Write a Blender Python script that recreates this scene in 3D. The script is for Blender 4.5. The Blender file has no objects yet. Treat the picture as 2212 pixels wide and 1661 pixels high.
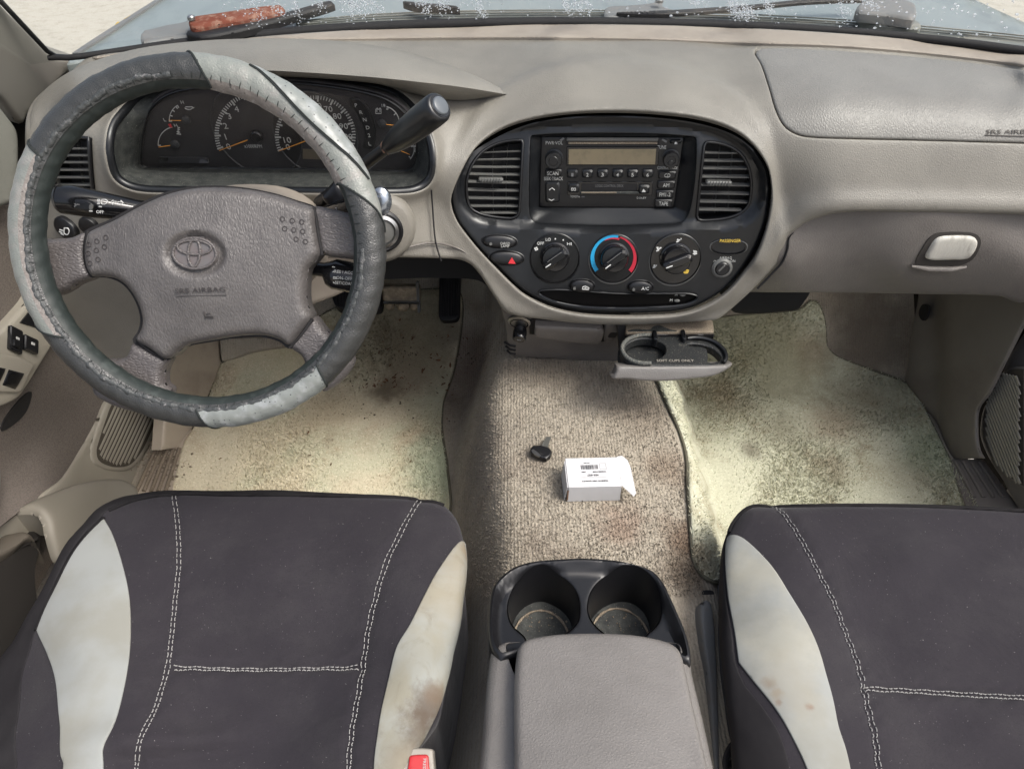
import bpy, bmesh, math, random
import numpy as np
from mathutils import Vector, Matrix
from mathutils.geometry import delaunay_2d_cdt
random.seed(7); np.random.seed(7)
scn = bpy.context.scene
COL = scn.collection
# ------------------------------------------------------------ camera, world, sun, exposure
PITCH = math.radians(43.0)
CAMZ = 1.12
PW, PH, FPX, CX, CY = 2212.0, 1661.0, 1535.6, 1106.0, 830.5   # traced picture size and focal length in its pixels
cam = bpy.data.cameras.new("camera"); camo = bpy.data.objects.new("camera", cam); COL.objects.link(camo)
cam.sensor_width = 36.0; cam.lens = FPX / PW * 36.0; cam.clip_start = 0.02; cam.clip_end = 500
camo.location = (0, 0, CAMZ); camo.rotation_euler = (math.pi / 2 - PITCH, 0, 0)
scn.camera = camo
SUN_EL, SUN_AZ = math.radians(56), math.radians(112)       # azimuth measured from +Y towards +X
world = bpy.data.worlds.new("World"); scn.world = world; world.use_nodes = True
wn = world.node_tree.nodes; wl = world.node_tree.links
sky = wn.new("ShaderNodeTexSky"); sky.sky_type = 'NISHITA'; sky.sun_disc = False
sky.sun_elevation = SUN_EL; sky.sun_rotation = SUN_AZ; sky.air_density = 1.0; sky.dust_density = 6.0; sky.ozone_density = 1.0
bg = wn["Background"]; bg.inputs[1].default_value = 0.15
hs = wn.new('ShaderNodeHueSaturation'); hs.inputs['Saturation'].default_value = .65   # thin overcast greys the sky
wl.new(sky.outputs[0], hs.inputs['Color']); wl.new(hs.outputs[0], bg.inputs[0])
sl = bpy.data.lights.new("sun", 'SUN'); so = bpy.data.objects.new("sun", sl); COL.objects.link(so)
sl.energy = 1.45; sl.angle = math.radians(20); sl.color = (1.0, 0.97, 0.93)
sdir = Vector((math.sin(SUN_AZ) * math.cos(SUN_EL), math.cos(SUN_AZ) * math.cos(SUN_EL), math.sin(SUN_EL)))
so.rotation_euler = sdir.to_track_quat('Z', 'Y').to_euler()
vs = scn.view_settings
vs.view_transform = 'Standard'; vs.look = 'None'; vs.gamma = 1.0; vs.use_curve_mapping = False
vs.exposure = 0.8
scn.cycles.max_bounces = 8; scn.cycles.transparent_max_bounces = 12
scn.cycles.use_denoising = True; scn.cycles.sample_clamp_indirect = 3.0; scn.cycles.sample_clamp_direct = 12.0

# ------------------------------------------------------------ pixel rays and surfaces
CAM = np.array([0, 0, CAMZ])
FW = np.array([0, math.cos(PITCH), -math.sin(PITCH)]); UPV = np.array([0, math.sin(PITCH), math.cos(PITCH)])
def rays(P):
    P = np.atleast_2d(np.asarray(P, float))
    a = (P[:, 0] - CX) / FPX; b = (CY - P[:, 1]) / FPX
    return FW[None] + a[:, None] * np.array([1.0, 0, 0])[None] + b[:, None] * UPV[None]
class Surf:
    def at(s, px, py): return Vector(s.many([(px, py)])[0])
    def normals(s, P, e=1.5):
        P = np.atleast_2d(np.asarray(P, float)); dx = np.array([e, 0]); dy = np.array([0, e])
        a = s.many(P + dx) - s.many(P - dx); b = s.many(P - dy) - s.many(P + dy)
        n = np.cross(a, b); return n / np.maximum(np.linalg.norm(n, axis=1)[:, None], 1e-12)
class Plane(Surf):
    def __init__(s, p, n): s.p = np.array(p, float); s.n = np.array(n, float)
    @staticmethod
    def three(a, b, c):
        a, b, c = (np.array(q, float) for q in (a, b, c)); return Plane(a, np.cross(b - a, c - a))
    def many(s, P):
        d = rays(P); t = ((s.p - CAM) @ s.n) / (d @ s.n); return CAM + d * t[:, None]
def pix(px, py, y=None, z=None, x=None):
    d = rays([(px, py)])[0]
    t = y / d[1] if y is not None else ((z - CAMZ) / d[2] if z is not None else x / d[0])
    return CAM + d * t
class Rbf(Surf):
    """controls (px,py,kind,val): a smooth sheet through given points; kind 'y' forward distance, 'z' height"""
    def __init__(s, ctr, var='y', smooth=1e-5):
        s.var = var; P = np.array([(c[0], c[1]) for c in ctr], float) / 1000
        pts = [pix(c[0], c[1], **{c[2]: c[3]}) for c in ctr]
        v = np.array([q[1] if var == 'y' else q[2] for q in pts]); n = len(P)
        K = s.k(np.linalg.norm(P[:, None] - P[None], axis=2)) + smooth * np.eye(n)
        Q = np.hstack([np.ones((n, 1)), P]); A = np.block([[K, Q], [Q.T, np.zeros((3, 3))]])
        s.w = np.linalg.solve(A, np.concatenate([v, np.zeros(3)])); s.P = P
    @staticmethod
    def k(r): return np.where(r > 1e-9, r * r * np.log(np.maximum(r, 1e-9)), 0)
    def val(s, P):
        P = np.atleast_2d(np.asarray(P, float)) / 1000
        K = s.k(np.linalg.norm(P[:, None] - s.P[None], axis=2)); return np.hstack([K, np.ones((len(P), 1)), P]) @ s.w
    def many(s, P):
        d = rays(P); v = s.val(P); t = v / d[:, 1] if s.var == 'y' else (v - CAMZ) / d[:, 2]
        return CAM + d * t[:, None]
class Implicit(Surf):
    """first crossing of g(p)=0 along the ray (g<0 before it)"""
    def __init__(s, g, t0=.3, t1=3.0, n=160): s.g = g; s.t0 = t0; s.t1 = t1; s.n = n
    def many(s, P):
        d = rays(P); N = len(d); lo = np.full(N, float(s.t0)); hi = np.full(N, float(s.t1)); done = np.zeros(N, bool); prev = lo.copy()
        for t in np.linspace(s.t0, s.t1, s.n)[1:]:
            c = (s.g(CAM + d * t) >= 0) & ~done
            lo[c] = prev[c]; hi[c] = t; done |= c; prev[:] = t
        for _ in range(22):
            m = (lo + hi) / 2; c = s.g(CAM + d * m[:, None]) >= 0; hi = np.where(c, m, hi); lo = np.where(c, lo, m)
        return CAM + d * hi[:, None]
class Moved(Surf):
    def __init__(s, base, off): s.b = base; s.o = off
    def many(s, P): return s.b.many(P) + s.b.normals(P) * s.o

# ------------------------------------------------------------ 2-D helpers
def sm(x): x = np.clip(x, 0, 1); return x * x * (3 - 2 * x)
def cr(pts, step=6.0, closed=True):
    """Catmull-Rom through pts (doubled points stay sharp), resampled"""
    p = np.array(pts, float); n = len(p); out = []
    for i in range(n if closed else n - 1):
        a, b = p[i], p[(i + 1) % n]
        if np.allclose(a, b): continue
        q0 = p[i - 1] if (closed or i > 0) else a; q3 = p[(i + 2) % n] if (closed or i + 2 < n) else b
        L = np.linalg.norm(b - a); k = max(1, int(round(L / step)))
        l0 = np.linalg.norm(a - q0); l3 = np.linalg.norm(q3 - b)
        m0 = (b - q0) / max(l0 + L, 1e-9) * L if l0 > 1e-9 else (b - a)
        m1 = (q3 - a) / max(l3 + L, 1e-9) * L if l3 > 1e-9 else (b - a)
        for j in range(k):
            t = j / k; t2 = t * t; t3 = t2 * t
            out.append((2*t3-3*t2+1) * a + (t3-2*t2+t) * m0 + (-2*t3+3*t2) * b + (t3-t2) * m1)
    if not closed: out.append(p[-1])
    return np.array(out)
def poly(pts, step=6.0):
    d = []
    for q in pts: d += [q, q]
    return cr(d, step)
def ell(cx, cy, rx, ry, rot=0, n=40, p=2.0):
    t = np.linspace(0, 2 * math.pi, n, endpoint=False); c, s = np.cos(t), np.sin(t)
    x = np.sign(c) * np.abs(c) ** (2 / p) * rx; y = np.sign(s) * np.abs(s) ** (2 / p) * ry
    r = math.radians(rot); return np.stack([cx + x * math.cos(r) - y * math.sin(r), cy + x * math.sin(r) + y * math.cos(r)], 1)
def inside(P, L):
    x, y = P[:, 0], P[:, 1]; r = np.zeros(len(P), bool); n = len(L)
    for i in range(n):
        x0, y0 = L[i]; x1, y1 = L[(i + 1) % n]
        if y0 == y1: continue
        r ^= ((y0 > y) != (y1 > y)) & (x < (x1 - x0) * (y - y0) / (y1 - y0) + x0)
    return r
def dist(P, L, closed=True):
    d = np.full(len(P), 1e9); n = len(L)
    for i in range(n if closed else n - 1):
        a = L[i]; b = L[(i + 1) % n]; ab = b - a; l2 = ab @ ab
        if l2 < 1e-12: continue
        t = np.clip((P - a) @ ab / l2, 0, 1); d = np.minimum(d, np.linalg.norm(P - a - t[:, None] * ab, axis=1))
    return d
def area2(L): x, y = L[:, 0], L[:, 1]; return np.sum(x * np.roll(y, -1) - np.roll(x, -1) * y)
def relief(L, h, soft):
    """raised (h>0) or sunk region with soft edge centred on the outline"""
    L = np.asarray(L)
    def f(P): d = dist(P, L); return h * sm((np.where(inside(P, L), d, -d) / soft + .5))
    return f
def line_relief(L, h, w):
    L = np.asarray(L)
    return lambda P: h * np.exp(-(dist(P, L, False) / w) ** 2)

# ------------------------------------------------------------ objects
WL = {}
def thing(name, label, cat, loc, group=None):
    o = bpy.data.objects.new(name, None); o.empty_display_size = .05; COL.objects.link(o); o.location = loc
    o['label'] = label; o['category'] = cat
    if group: o['group'] = group
    WL[o.name] = np.array(loc, float); return o
def tag(o, label=None, cat=None, group=None, kind=None):
    for k, v in (('label', label), ('category', cat), ('group', group), ('kind', kind)):
        if v: o[k] = v
    return o
def mesh(name, V, Fs, mat, parent=None, smooth=True, angle=42, merge=0, label=None):
    V = np.asarray(V, float)
    if parent is not None: org = WL[parent.name]
    else: org = np.array([V[:, 0].mean(), V[:, 1].mean(), V[:, 2].min()])
    me = bpy.data.meshes.new(name); me.from_pydata((V - org).tolist(), [], [list(map(int, f)) for f in Fs])
    if merge:
        bm = bmesh.new(); bm.from_mesh(me); bmesh.ops.remove_doubles(bm, verts=bm.verts, dist=merge); bm.to_mesh(me); bm.free()
    me.validate(); me.update()
    if smooth:
        me.shade_smooth()
        if angle: me.set_sharp_from_angle(angle=math.radians(angle))
    if mat is not None: me.materials.append(mat)
    o = bpy.data.objects.new(name, me); COL.objects.link(o)
    if parent is not None: o.parent = parent
    else: o.location = org
    WL[o.name] = org
    if label: o['label'] = label
    return o
def patch(name, outline, surf, mat, parent=None, holes=(), res=14, lift=0., rnd=(0, 0), hrnd=None, thick=.004, down=None, disp=None, angle=42, smooth=True, label=None, merge=1e-6, hthick=None):
    """a solid panel: traced outline on a surface, real thickness, rounded edge rnd=(radius px, depth m)"""
    L = [np.asarray(outline, float)] + [np.asarray(h, float) for h in holes]
    hr = rnd if hrnd is None else hrnd
    pts = []; edges = []
    for l in L:
        b = len(pts); pts += [tuple(q) for q in l]; edges += [(b + i, b + (i + 1) % len(l)) for i in range(len(l))]
    extra = []
    for k, l in enumerate(L):
        R = (rnd if k == 0 else hr)[0]
        if R <= 0: continue
        tg = np.roll(l, -1, 0) - np.roll(l, 1, 0); tg /= np.maximum(np.linalg.norm(tg, axis=1)[:, None], 1e-9)
        nn = np.stack([-tg[:, 1], tg[:, 0]], 1) * (1 if area2(l) > 0 else -1) * (1 if k == 0 else -1)
        for f in (.1, .3, .6, 1.0):
            q = l + nn * R * f; D = np.min([dist(q, m) for m in L], axis=0)
            ok = D > R * f * .9
            for m, h in enumerate(L): ok &= inside(q, h) if m == 0 else ~inside(q, h)
            extra.append(q[ok])
    l0 = L[0]; x0, y0 = l0.min(0); x1, y1 = l0.max(0)
    gx, gy = np.meshgrid(np.arange(x0 + res / 2, x1, res), np.arange(y0 + res / 2, y1, res)); gx[1::2] += res / 2
    g = np.stack([gx.ravel(), gy.ravel()], 1); ok = inside(g, l0)
    for h in L[1:]: ok &= ~inside(g, h)
    g = g[ok]
    if len(g):
        D0 = dist(g, L[0]); ok = D0 > max(rnd[0] * 1.2, res * .45)
        for h in L[1:]: ok &= dist(g, h) > max(hr[0] * 1.2, res * .45)
        extra.append(g[ok])
    for q in extra: pts += [tuple(p) for p in q]
    r = delaunay_2d_cdt([Vector((p[0], -p[1])) for p in pts], edges, [], 0, 1e-5, False)
    P = np.array([(v.x, -v.y) for v in r[0]]); T = np.array([f for f in r[2] if len(f) == 3])
    c = P[T].mean(1); ok = inside(c, L[0])
    for h in L[1:]: ok &= ~inside(c, h)
    T = T[ok]
    def place(Q, extra_off=None):
        off = np.full(len(Q), float(lift))
        for k, l in enumerate(L):
            R, H = rnd if k == 0 else hr
            if R > 0: t = np.clip(dist(Q, l) / R, 0, 1); off -= H * (1 - np.sqrt(np.maximum(0, 1 - (1 - t) ** 2)))
        if disp is not None: off = off + disp(Q)
        B = surf.many(Q); n = surf.normals(Q); return B + n * off[:, None], n
    V, n = place(P); V = list(V); Fs = [tuple(t) for t in T]
    for l in L:
        tv, nl = place(l); b = len(V); m = len(l)
        dv = (-nl if down is None else np.tile(np.array(down, float), (m, 1)))
        V += list(tv) + list(tv + dv * (thick if (l is L[0] or hthick is None) else hthick))
        s = area2(l) < 0
        if l is not L[0]: s = not s
        for i in range(m):
            j = (i + 1) % m; q = (b + i, b + j, b + m + j, b + m + i); Fs.append(q if s else q[::-1])
    return mesh(name, np.array(V), Fs, mat, parent, smooth, angle, merge, label)
def loft(name, rows, mat, parent=None, closed=False, caps=False, angle=60, label=None, flip=False):
    rows = [np.asarray(r, float) for r in rows]; m = len(rows[0]); V = np.concatenate(rows); Fs = []
    for i in range(len(rows) - 1):
        for j in range(m if closed else m - 1):
            k = (j + 1) % m; f = (i * m + j, i * m + k, (i + 1) * m + k, (i + 1) * m + j); Fs.append(f[::-1] if flip else f)
    if caps: Fs += [tuple(range(m))[::-1] if not flip else tuple(range(m)), tuple(range((len(rows) - 1) * m, len(rows) * m))[::1 if not flip else -1]]
    return mesh(name, V, Fs, mat, parent, True, angle, 0, label)
def tube_geo(pts, rad, seg=8, closed=False, flat=1.0, up=None):
    p = np.asarray(pts, float); n = len(p); rad = np.full(n, rad) if np.isscalar(rad) else np.asarray(rad, float)
    tg = (np.roll(p, -1, 0) - np.roll(p, 1, 0)) if closed else np.gradient(p, axis=0)
    tg /= np.maximum(np.linalg.norm(tg, axis=1)[:, None], 1e-9)
    u = np.array(up, float) if up is not None else (np.array([0, 0, 1.0]) if abs(tg[0][2]) < .9 else np.array([1.0, 0, 0])); V = []; Fs = []
    for i in range(n):
        a = np.cross(tg[i], u); a /= max(np.linalg.norm(a), 1e-9); b = np.cross(a, tg[i])
        if up is None: u = b
        for k in range(seg):
            t = 2 * math.pi * k / seg; V.append(p[i] + (a * math.cos(t) + b * math.sin(t) * flat) * rad[i])
    for i in range(n if closed else n - 1):
        for k in range(seg):
            j = (i + 1) % n; l = (k + 1) % seg; Fs.append((i * seg + k, j * seg + k, j * seg + l, i * seg + l))
    if not closed: Fs += [tuple(range(seg)), tuple(range((n - 1) * seg, n * seg))[::-1]]
    return np.array(V), Fs
def tube(name, pts, rad, mat, parent=None, seg=8, closed=False, flat=1.0, up=None, label=None, angle=60):
    V, Fs = tube_geo(pts, rad, seg, closed, flat, up); return mesh(name, V, Fs, mat, parent, True, angle, 0, label)
class MB:
    def __init__(s): s.V = []; s.F = []; s.n = 0
    def add(s, V, Fs):
        s.V.append(np.asarray(V, float)); s.F += [tuple(i + s.n for i in f) for f in Fs]; s.n += len(V)
    def build(s, name, mat, parent=None, smooth=True, angle=42, label=None): return mesh(name, np.concatenate(s.V), s.F, mat, parent, smooth, angle, 0, label)
class Fr:
    """local frame on a surface: x right, y up along the surface, z out; s = metres per traced pixel"""
    def __init__(s, surf, px, py, off=0., rot=0.):
        P = surf.many([(px, py), (px + 8, py), (px, py - 8)]); n = surf.normals([(px, py)])[0]
        ex = P[1] - P[0]; s.s = np.linalg.norm(ex) / 8; s.sy = np.linalg.norm(P[2] - P[0]) / 8
        ex = ex - n * (ex @ n); ex /= np.linalg.norm(ex); ey = np.cross(n, ex)
        r = math.radians(rot); s.x = ex * math.cos(r) + ey * math.sin(r); s.y = ey * math.cos(r) - ex * math.sin(r); s.z = n; s.o = P[0] + n * off
    def w(s, p): p = np.atleast_2d(np.asarray(p, float)); return s.o + p[:, :1] * s.x + p[:, 1:2] * s.y + p[:, 2:3] * s.z
    def mat(s):
        m = Matrix.Identity(4)
        for i in range(3): m[i][0], m[i][1], m[i][2], m[i][3] = s.x[i], s.y[i], s.z[i], s.o[i]
        return m
def lathe_geo(fr, prof, seg=32, sx=1., sy=1., p=2.0, cap=True):
    V = []; Fs = []
    for r, h in prof:
        for k in range(seg):
            t = 2 * math.pi * k / seg; c, s_ = math.cos(t), math.sin(t)
            V.append((r * sx * math.copysign(abs(c) ** (2 / p), c), r * sy * math.copysign(abs(s_) ** (2 / p), s_), h))
    for i in range(len(prof) - 1):
        for k in range(seg):
            l = (k + 1) % seg; Fs.append((i * seg + k, i * seg + l, (i + 1) * seg + l, (i + 1) * seg + k))
    if cap: Fs.append(tuple(range((len(prof) - 1) * seg, len(prof) * seg)))
    return fr.w(V), Fs
def lathe(name, fr, prof, mat, parent=None, seg=32, sx=1., sy=1., p=2.0, label=None, angle=35, cap=True):
    V, Fs = lathe_geo(fr, prof, seg, sx, sy, p, cap); return mesh(name, V, Fs, mat, parent, True, angle, 0, label)
def box_geo(fr, c, d, b=.0006):
    x, y, z = (q / 2 for q in d); b = min(b, x * .8, y * .8, z * .8); V = []; Fs = []
    for zz, i in ((-z, 0), (z - b, 0), (z, b)):
        X, Y = x - i, y - i
        V += [(c[0] + u, c[1] + v, c[2] + zz) for u, v in ((X-b,-Y),(X,-Y+b),(X,Y-b),(X-b,Y),(-X+b,Y),(-X,Y-b),(-X,-Y+b),(-X+b,-Y))]
    for k in range(2):
        for j in range(8): l = (j + 1) % 8; Fs.append((k*8+j, k*8+l, k*8+8+l, k*8+8+j))
    Fs += [tuple(range(16, 24)), tuple(range(8))[::-1]]; return fr.w(V), Fs
def box(name, fr, c, d, mat, parent=None, b=.0006, label=None):
    V, Fs = box_geo(fr, c, d, b); return mesh(name, V, Fs, mat, parent, True, 30, 0, label)
def text(name, surf, s, px, py, h, mat, parent, off=.0006, rot=0, wpx=None, ext=.0002, bold=0):
    fr = Fr(surf, px, py, off, rot); c = bpy.data.curves.new(name, 'FONT'); c.body = s; c.align_x = 'CENTER'; c.align_y = 'CENTER'
    c.size = h * fr.sy / .70; c.extrude = ext; c.resolution_u = 2; c.offset = bold
    o = bpy.data.objects.new(name, c); COL.objects.link(o); dg = bpy.context.evaluated_depsgraph_get(); dg.update()
    me = bpy.data.meshes.new_from_object(o.evaluated_get(dg)); bpy.data.objects.remove(o); bpy.data.curves.remove(c)
    V = np.array([v.co[:] for v in me.vertices]); Fs = [tuple(p.vertices) for p in me.polygons]; bpy.data.meshes.remove(me)
    if wpx: k = wpx * fr.s / max(np.ptp(V[:, 0]), 1e-9); V[:, 0] *= k
    return mesh(name, fr.w(V), Fs, mat, parent, False, 0)
def bars(surf, L, wpx, off=.0006, hgt=.0004):
    """flat printed strips along pixel polylines, as one geometry chunk"""
    mb = MB()
    for l in L:
        l = np.asarray(l, float); B = surf.many(l); n = surf.normals(l); s = np.linalg.norm(surf.many([l[0] + [3, 0]])[0] - B[0]) / 3
        tg = np.gradient(B, axis=0); a = np.cross(n, tg); a /= np.maximum(np.linalg.norm(a, axis=1)[:, None], 1e-12)
        w = wpx * s / 2; m = len(l)
        V = np.concatenate([B + a * w + n * (off + hgt), B - a * w + n * (off + hgt), B + a * w + n * (off - .0008), B - a * w + n * (off - .0008)]); Fs = []
        for i in range(m - 1): Fs += [(m + i, m + i + 1, i + 1, i), (i, i + 1, 2*m + i + 1, 2*m + i), (3*m + i, 3*m + i + 1, m + i + 1, m + i)]
        mb.add(V, Fs)
    return mb

# ------------------------------------------------------------ materials
def sr(r, g, b):
    f = lambda c: (c / 12.92 if c <= .04045 else ((c + .055) / 1.055) ** 2.4)
    return (f(r / 255), f(g / 255), f(b / 255), 1)
FULL = ('taupe carpet', 'straw floor mat pile', 'sage floor mat pile', 'tan kick panel plastic', 'shade darkened kick panel plastic', 'white print', 'dim white print', 'yellow print', 'orange needle', 'red print', 'blue print', 'crimson print', 'silver blue paint with reflections', 'white stitch', 'pale concrete', 'thick sandy dust', 'radio display', 'door hard plastic', 'vent slat plastic', 'pale worn latch', 'scuffed fascia', 'dusty black plastic', 'gloss black plastic')
def M(name, col, rough=.5, spec=.5, metal=0., layers=(), bumps=(), coat=0., sheen=0.):
    k_ = 1.0 if name in FULL else .72
    dm = lambda c: (c[0] * k_, c[1] * k_, c[2] * k_, 1)
    col = dm(col); layers = [dict(l, c=dm(l['c'])) for l in layers]
    m = bpy.data.materials.new(name); m.use_nodes = True; nt = m.node_tree; N = nt.nodes; K = nt.links
    b = N['Principled BSDF']; b.inputs['Roughness'].default_value = rough; b.inputs['Specular IOR Level'].default_value = spec
    b.inputs['Metallic'].default_value = metal; b.inputs['Coat Weight'].default_value = coat; b.inputs['Coat Roughness'].default_value = .08
    if sheen: b.inputs['Sheen Weight'].default_value = sheen; b.inputs['Sheen Roughness'].default_value = .4
    tc = N.new('ShaderNodeTexCoord')
    def co(mp):
        if mp is None: return tc.outputs['Object']
        q = N.new('ShaderNodeMapping'); K.new(tc.outputs['Object'], q.inputs[0]); q.inputs['Scale'].default_value = mp[:3]
        if len(mp) > 3: q.inputs['Rotation'].default_value = mp[3:6]
        return q.outputs[0]
    def tex(kind, s, mp=None, det=4, ro=.6, dis=0.):
        if kind == 'noise':
            t = N.new('ShaderNodeTexNoise'); t.inputs['Scale'].default_value = s; t.inputs['Detail'].default_value = det; t.inputs['Roughness'].default_value = ro; t.inputs['Distortion'].default_value = dis; out = t.outputs[0]
        elif kind in ('edge', 'dots'):
            t = N.new('ShaderNodeTexVoronoi'); t.inputs['Scale'].default_value = s
            if kind == 'edge': t.feature = 'DISTANCE_TO_EDGE'
            else: t.inputs['Randomness'].default_value = ro
            out = t.outputs['Distance']
        elif kind == 'wave':
            t = N.new('ShaderNodeTexWave'); t.inputs['Scale'].default_value = s; t.inputs['Distortion'].default_value = dis; t.inputs['Detail'].default_value = det; t.inputs['Detail Scale'].default_value = 1.5; out = t.outputs['Fac']
        v = co(mp)
        if kind == 'edge':
            w = N.new('ShaderNodeTexNoise'); w.inputs['Scale'].default_value = s * .45; w.inputs['Detail'].default_value = 2; K.new(v, w.inputs[0])
            x = N.new('ShaderNodeVectorMath'); x.operation = 'MULTIPLY_ADD'; K.new(w.outputs['Color'], x.inputs[0]); x.inputs[1].default_value = (1.2 / s,) * 3; K.new(v, x.inputs[2]); v = x.outputs[0]
        K.new(v, t.inputs['Vector']); return out
    cur = None
    for l in layers:
        f = tex(l.get('kind', 'noise'), l['s'], l.get('map'), l.get('det', 4), l.get('ro', .6), l.get('dis', 0))
        mr = N.new('ShaderNodeMapRange'); mr.clamp = True; mr.interpolation_type = 'SMOOTHSTEP'; mr.inputs[1].default_value = l['lo']; mr.inputs[2].default_value = l['hi']; mr.inputs[4].default_value = l.get('amt', 1); K.new(f, mr.inputs[0])
        mx = N.new('ShaderNodeMix'); mx.data_type = 'RGBA'; K.new(mr.outputs[0], mx.inputs[0])
        if cur is None: mx.inputs[6].default_value = col
        else: K.new(cur, mx.inputs[6])
        mx.inputs[7].default_value = l['c']; cur = mx.outputs[2]
    if cur is None: b.inputs['Base Color'].default_value = col
    else: K.new(cur, b.inputs['Base Color'])
    last = None
    for bp in bumps:
        kind, s, st, ds = bp[:4]; o = bp[4] if len(bp) > 4 else {}
        f = tex(kind, s, o.get('map'), o.get('det', 3), o.get('ro', .6), o.get('dis', 0))
        if 'lo' in o:
            mr = N.new('ShaderNodeMapRange'); mr.inputs[1].default_value = o['lo']; mr.inputs[2].default_value = o['hi']; K.new(f, mr.inputs[0]); f = mr.outputs[0]
        bn = N.new('ShaderNodeBump'); bn.inputs['Strength'].default_value = st; bn.inputs['Distance'].default_value = ds; K.new(f, bn.inputs['Height'])
        if o.get('inv'): bn.invert = True
        if last: K.new(last, bn.inputs['Normal'])
        last = bn.outputs[0]
    if last: K.new(last, b.inputs['Normal'])
    return m

def spots(m, root, surf, lst):
    """ragged stains, broad dark tones and painted shade with a place of their own on a thing: (px, py, radius m, colour, amount, noise scale)"""
    nt = m.node_tree; N = nt.nodes; K = nt.links; inp = N['Principled BSDF'].inputs['Base Color']
    tc = N.new('ShaderNodeTexCoord'); P = surf.many([(q[0], q[1]) for q in lst]); org = WL[root.name] if root is not None else np.zeros(3)
    for q, p in zip(lst, P):
        nz = N.new('ShaderNodeTexNoise'); nz.inputs['Scale'].default_value = q[5]; nz.inputs['Detail'].default_value = 9; nz.inputs['Roughness'].default_value = .72; K.new(tc.outputs['Object'], nz.inputs['Vector'])
        d = N.new('ShaderNodeVectorMath'); d.operation = 'DISTANCE'; K.new(tc.outputs['Object'], d.inputs[0]); d.inputs[1].default_value = tuple(p - org)
        a = N.new('ShaderNodeMath'); a.operation = 'MULTIPLY_ADD'; K.new(nz.outputs[0], a.inputs[0]); a.inputs[1].default_value = q[2] * 1.7; K.new(d.outputs['Value'], a.inputs[2])
        r = N.new('ShaderNodeMapRange'); r.interpolation_type = 'SMOOTHSTEP'; r.inputs[1].default_value = q[2] * 1.95; r.inputs[2].default_value = q[2] * 1.0; r.inputs[4].default_value = q[4] * .85; K.new(a.outputs[0], r.inputs[0])
        x = N.new('ShaderNodeMix'); x.data_type = 'RGBA'; K.new(r.outputs[0], x.inputs[0])
        if inp.is_linked: K.new(inp.links[0].from_socket, x.inputs[6])
        else: x.inputs[6].default_value = inp.default_value
        x.inputs[7].default_value = q[3]; K.new(x.outputs[2], inp)
# ------------------------------------------------------------ materials used
GRAIN = [('edge', 360, .26, .0009, dict(lo=0, hi=.35)), ('noise', 240, .12, .0012, dict(map=(1, .35, .35), dis=1.0)), ('noise', 900, .12, .0006)]
m_dash = M('dash vinyl', (.258, .240, .207, 1), .45, .5, layers=[dict(c=(.218, .202, .175, 1), s=9, lo=.4, hi=.7), dict(c=(.13, .115, .1, 1), s=420, lo=.71, hi=.76, det=2, amt=.45)], bumps=GRAIN)
m_dashpad = M('airbag cover vinyl', (.245, .234, .214, 1), .46, .5, layers=[dict(c=(.214, .203, .185, 1), s=8, lo=.4, hi=.7)], bumps=[('edge', 340, .3, .0009, dict(lo=0, hi=.35, map=(1, .6, .6))), ('noise', 260, .12, .0010, dict(map=(1, .4, .4), dis=1.2))])
m_trim = M('tan trim plastic', (.38, .33, .275, 1), .6, .4, layers=[dict(c=(.32, .275, .23, 1), s=14, lo=.4, hi=.7)], bumps=[('noise', 700, .15, .0006)])
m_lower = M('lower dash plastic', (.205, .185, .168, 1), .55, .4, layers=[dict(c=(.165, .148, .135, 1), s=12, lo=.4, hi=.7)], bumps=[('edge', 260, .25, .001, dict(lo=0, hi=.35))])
m_etch = M('etched lettering', (.10, .088, .078, 1), .6, .3)
m_dark = M('dark under dash plastic', (.02, .019, .02, 1), .7, .3)
m_firewall = M('firewall matting', (.02, .018, .016, 1), .95, .1)
m_scuff = M('scuffed fascia', (.06, .064, .066, 1), .6, .3, layers=[dict(c=(.018, .02, .022, 1), s=60, lo=.45, hi=.62, det=10, ro=.75)])
m_fascia = M('charcoal fascia plastic', (.0095, .0105, .0125, 1), .33, .5, layers=[dict(c=(.035, .038, .041, 1), s=38, lo=.5, hi=.85, det=8, ro=.75, amt=.6), dict(c=(.2, .19, .17, 1), s=1100, lo=.74, hi=.78, det=2, amt=.5)], bumps=[('noise', 1200, .12, .0004), ('noise', 60, .05, .002)])
m_black = M('black plastic', (.009, .009, .0105, 1), .38, .5, layers=[dict(c=(.12, .11, .09, 1), s=900, lo=.70, hi=.78, det=3, amt=.45)], bumps=[('noise', 900, .08, .0004)])
m_gloss = M('gloss black plastic', (.008, .008, .009, 1), .14, .5, layers=[dict(c=(.10, .09, .08, 1), s=800, lo=.68, hi=.76, det=3, amt=.35)])
m_slat = M('vent slat plastic', (.105, .105, .10, 1), .45, .5, layers=[dict(c=(.2, .17, .13, 1), s=160, lo=.55, hi=.8, amt=.5)])
m_dust = M('dusty black plastic', (.02, .022, .022, 1), .7, .3, layers=[dict(c=(.07, .073, .066, 1), s=70, lo=.3, hi=.75, det=8, ro=.7, amt=.8), dict(c=(.38, .37, .33, 1), s=650, lo=.68, hi=.73, det=2, amt=.9)], bumps=[('noise', 700, .3, .0006)])
m_sanddust = M('thick sandy dust', (.19, .155, .115, 1), .95, .1, layers=[dict(c=(.40, .35, .28, 1), s=900, lo=.5, hi=.72, det=3), dict(c=(.05, .042, .035, 1), s=700, lo=.32, hi=.25, det=3)], bumps=[('noise', 800, .7, .0015)])
m_lcd = M('radio display', (.165, .135, .085, 1), .25, .5, layers=[dict(c=(.13, .108, .07, 1), s=60, lo=.4, hi=.7)])
m_white = M('white print', (.62, .62, .6, 1), .6, .2)
m_whited = M('dim white print', (.43, .43, .41, 1), .6, .2)
m_grayprint = M('grey print', (.2, .2, .2, 1), .6, .2)
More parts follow.
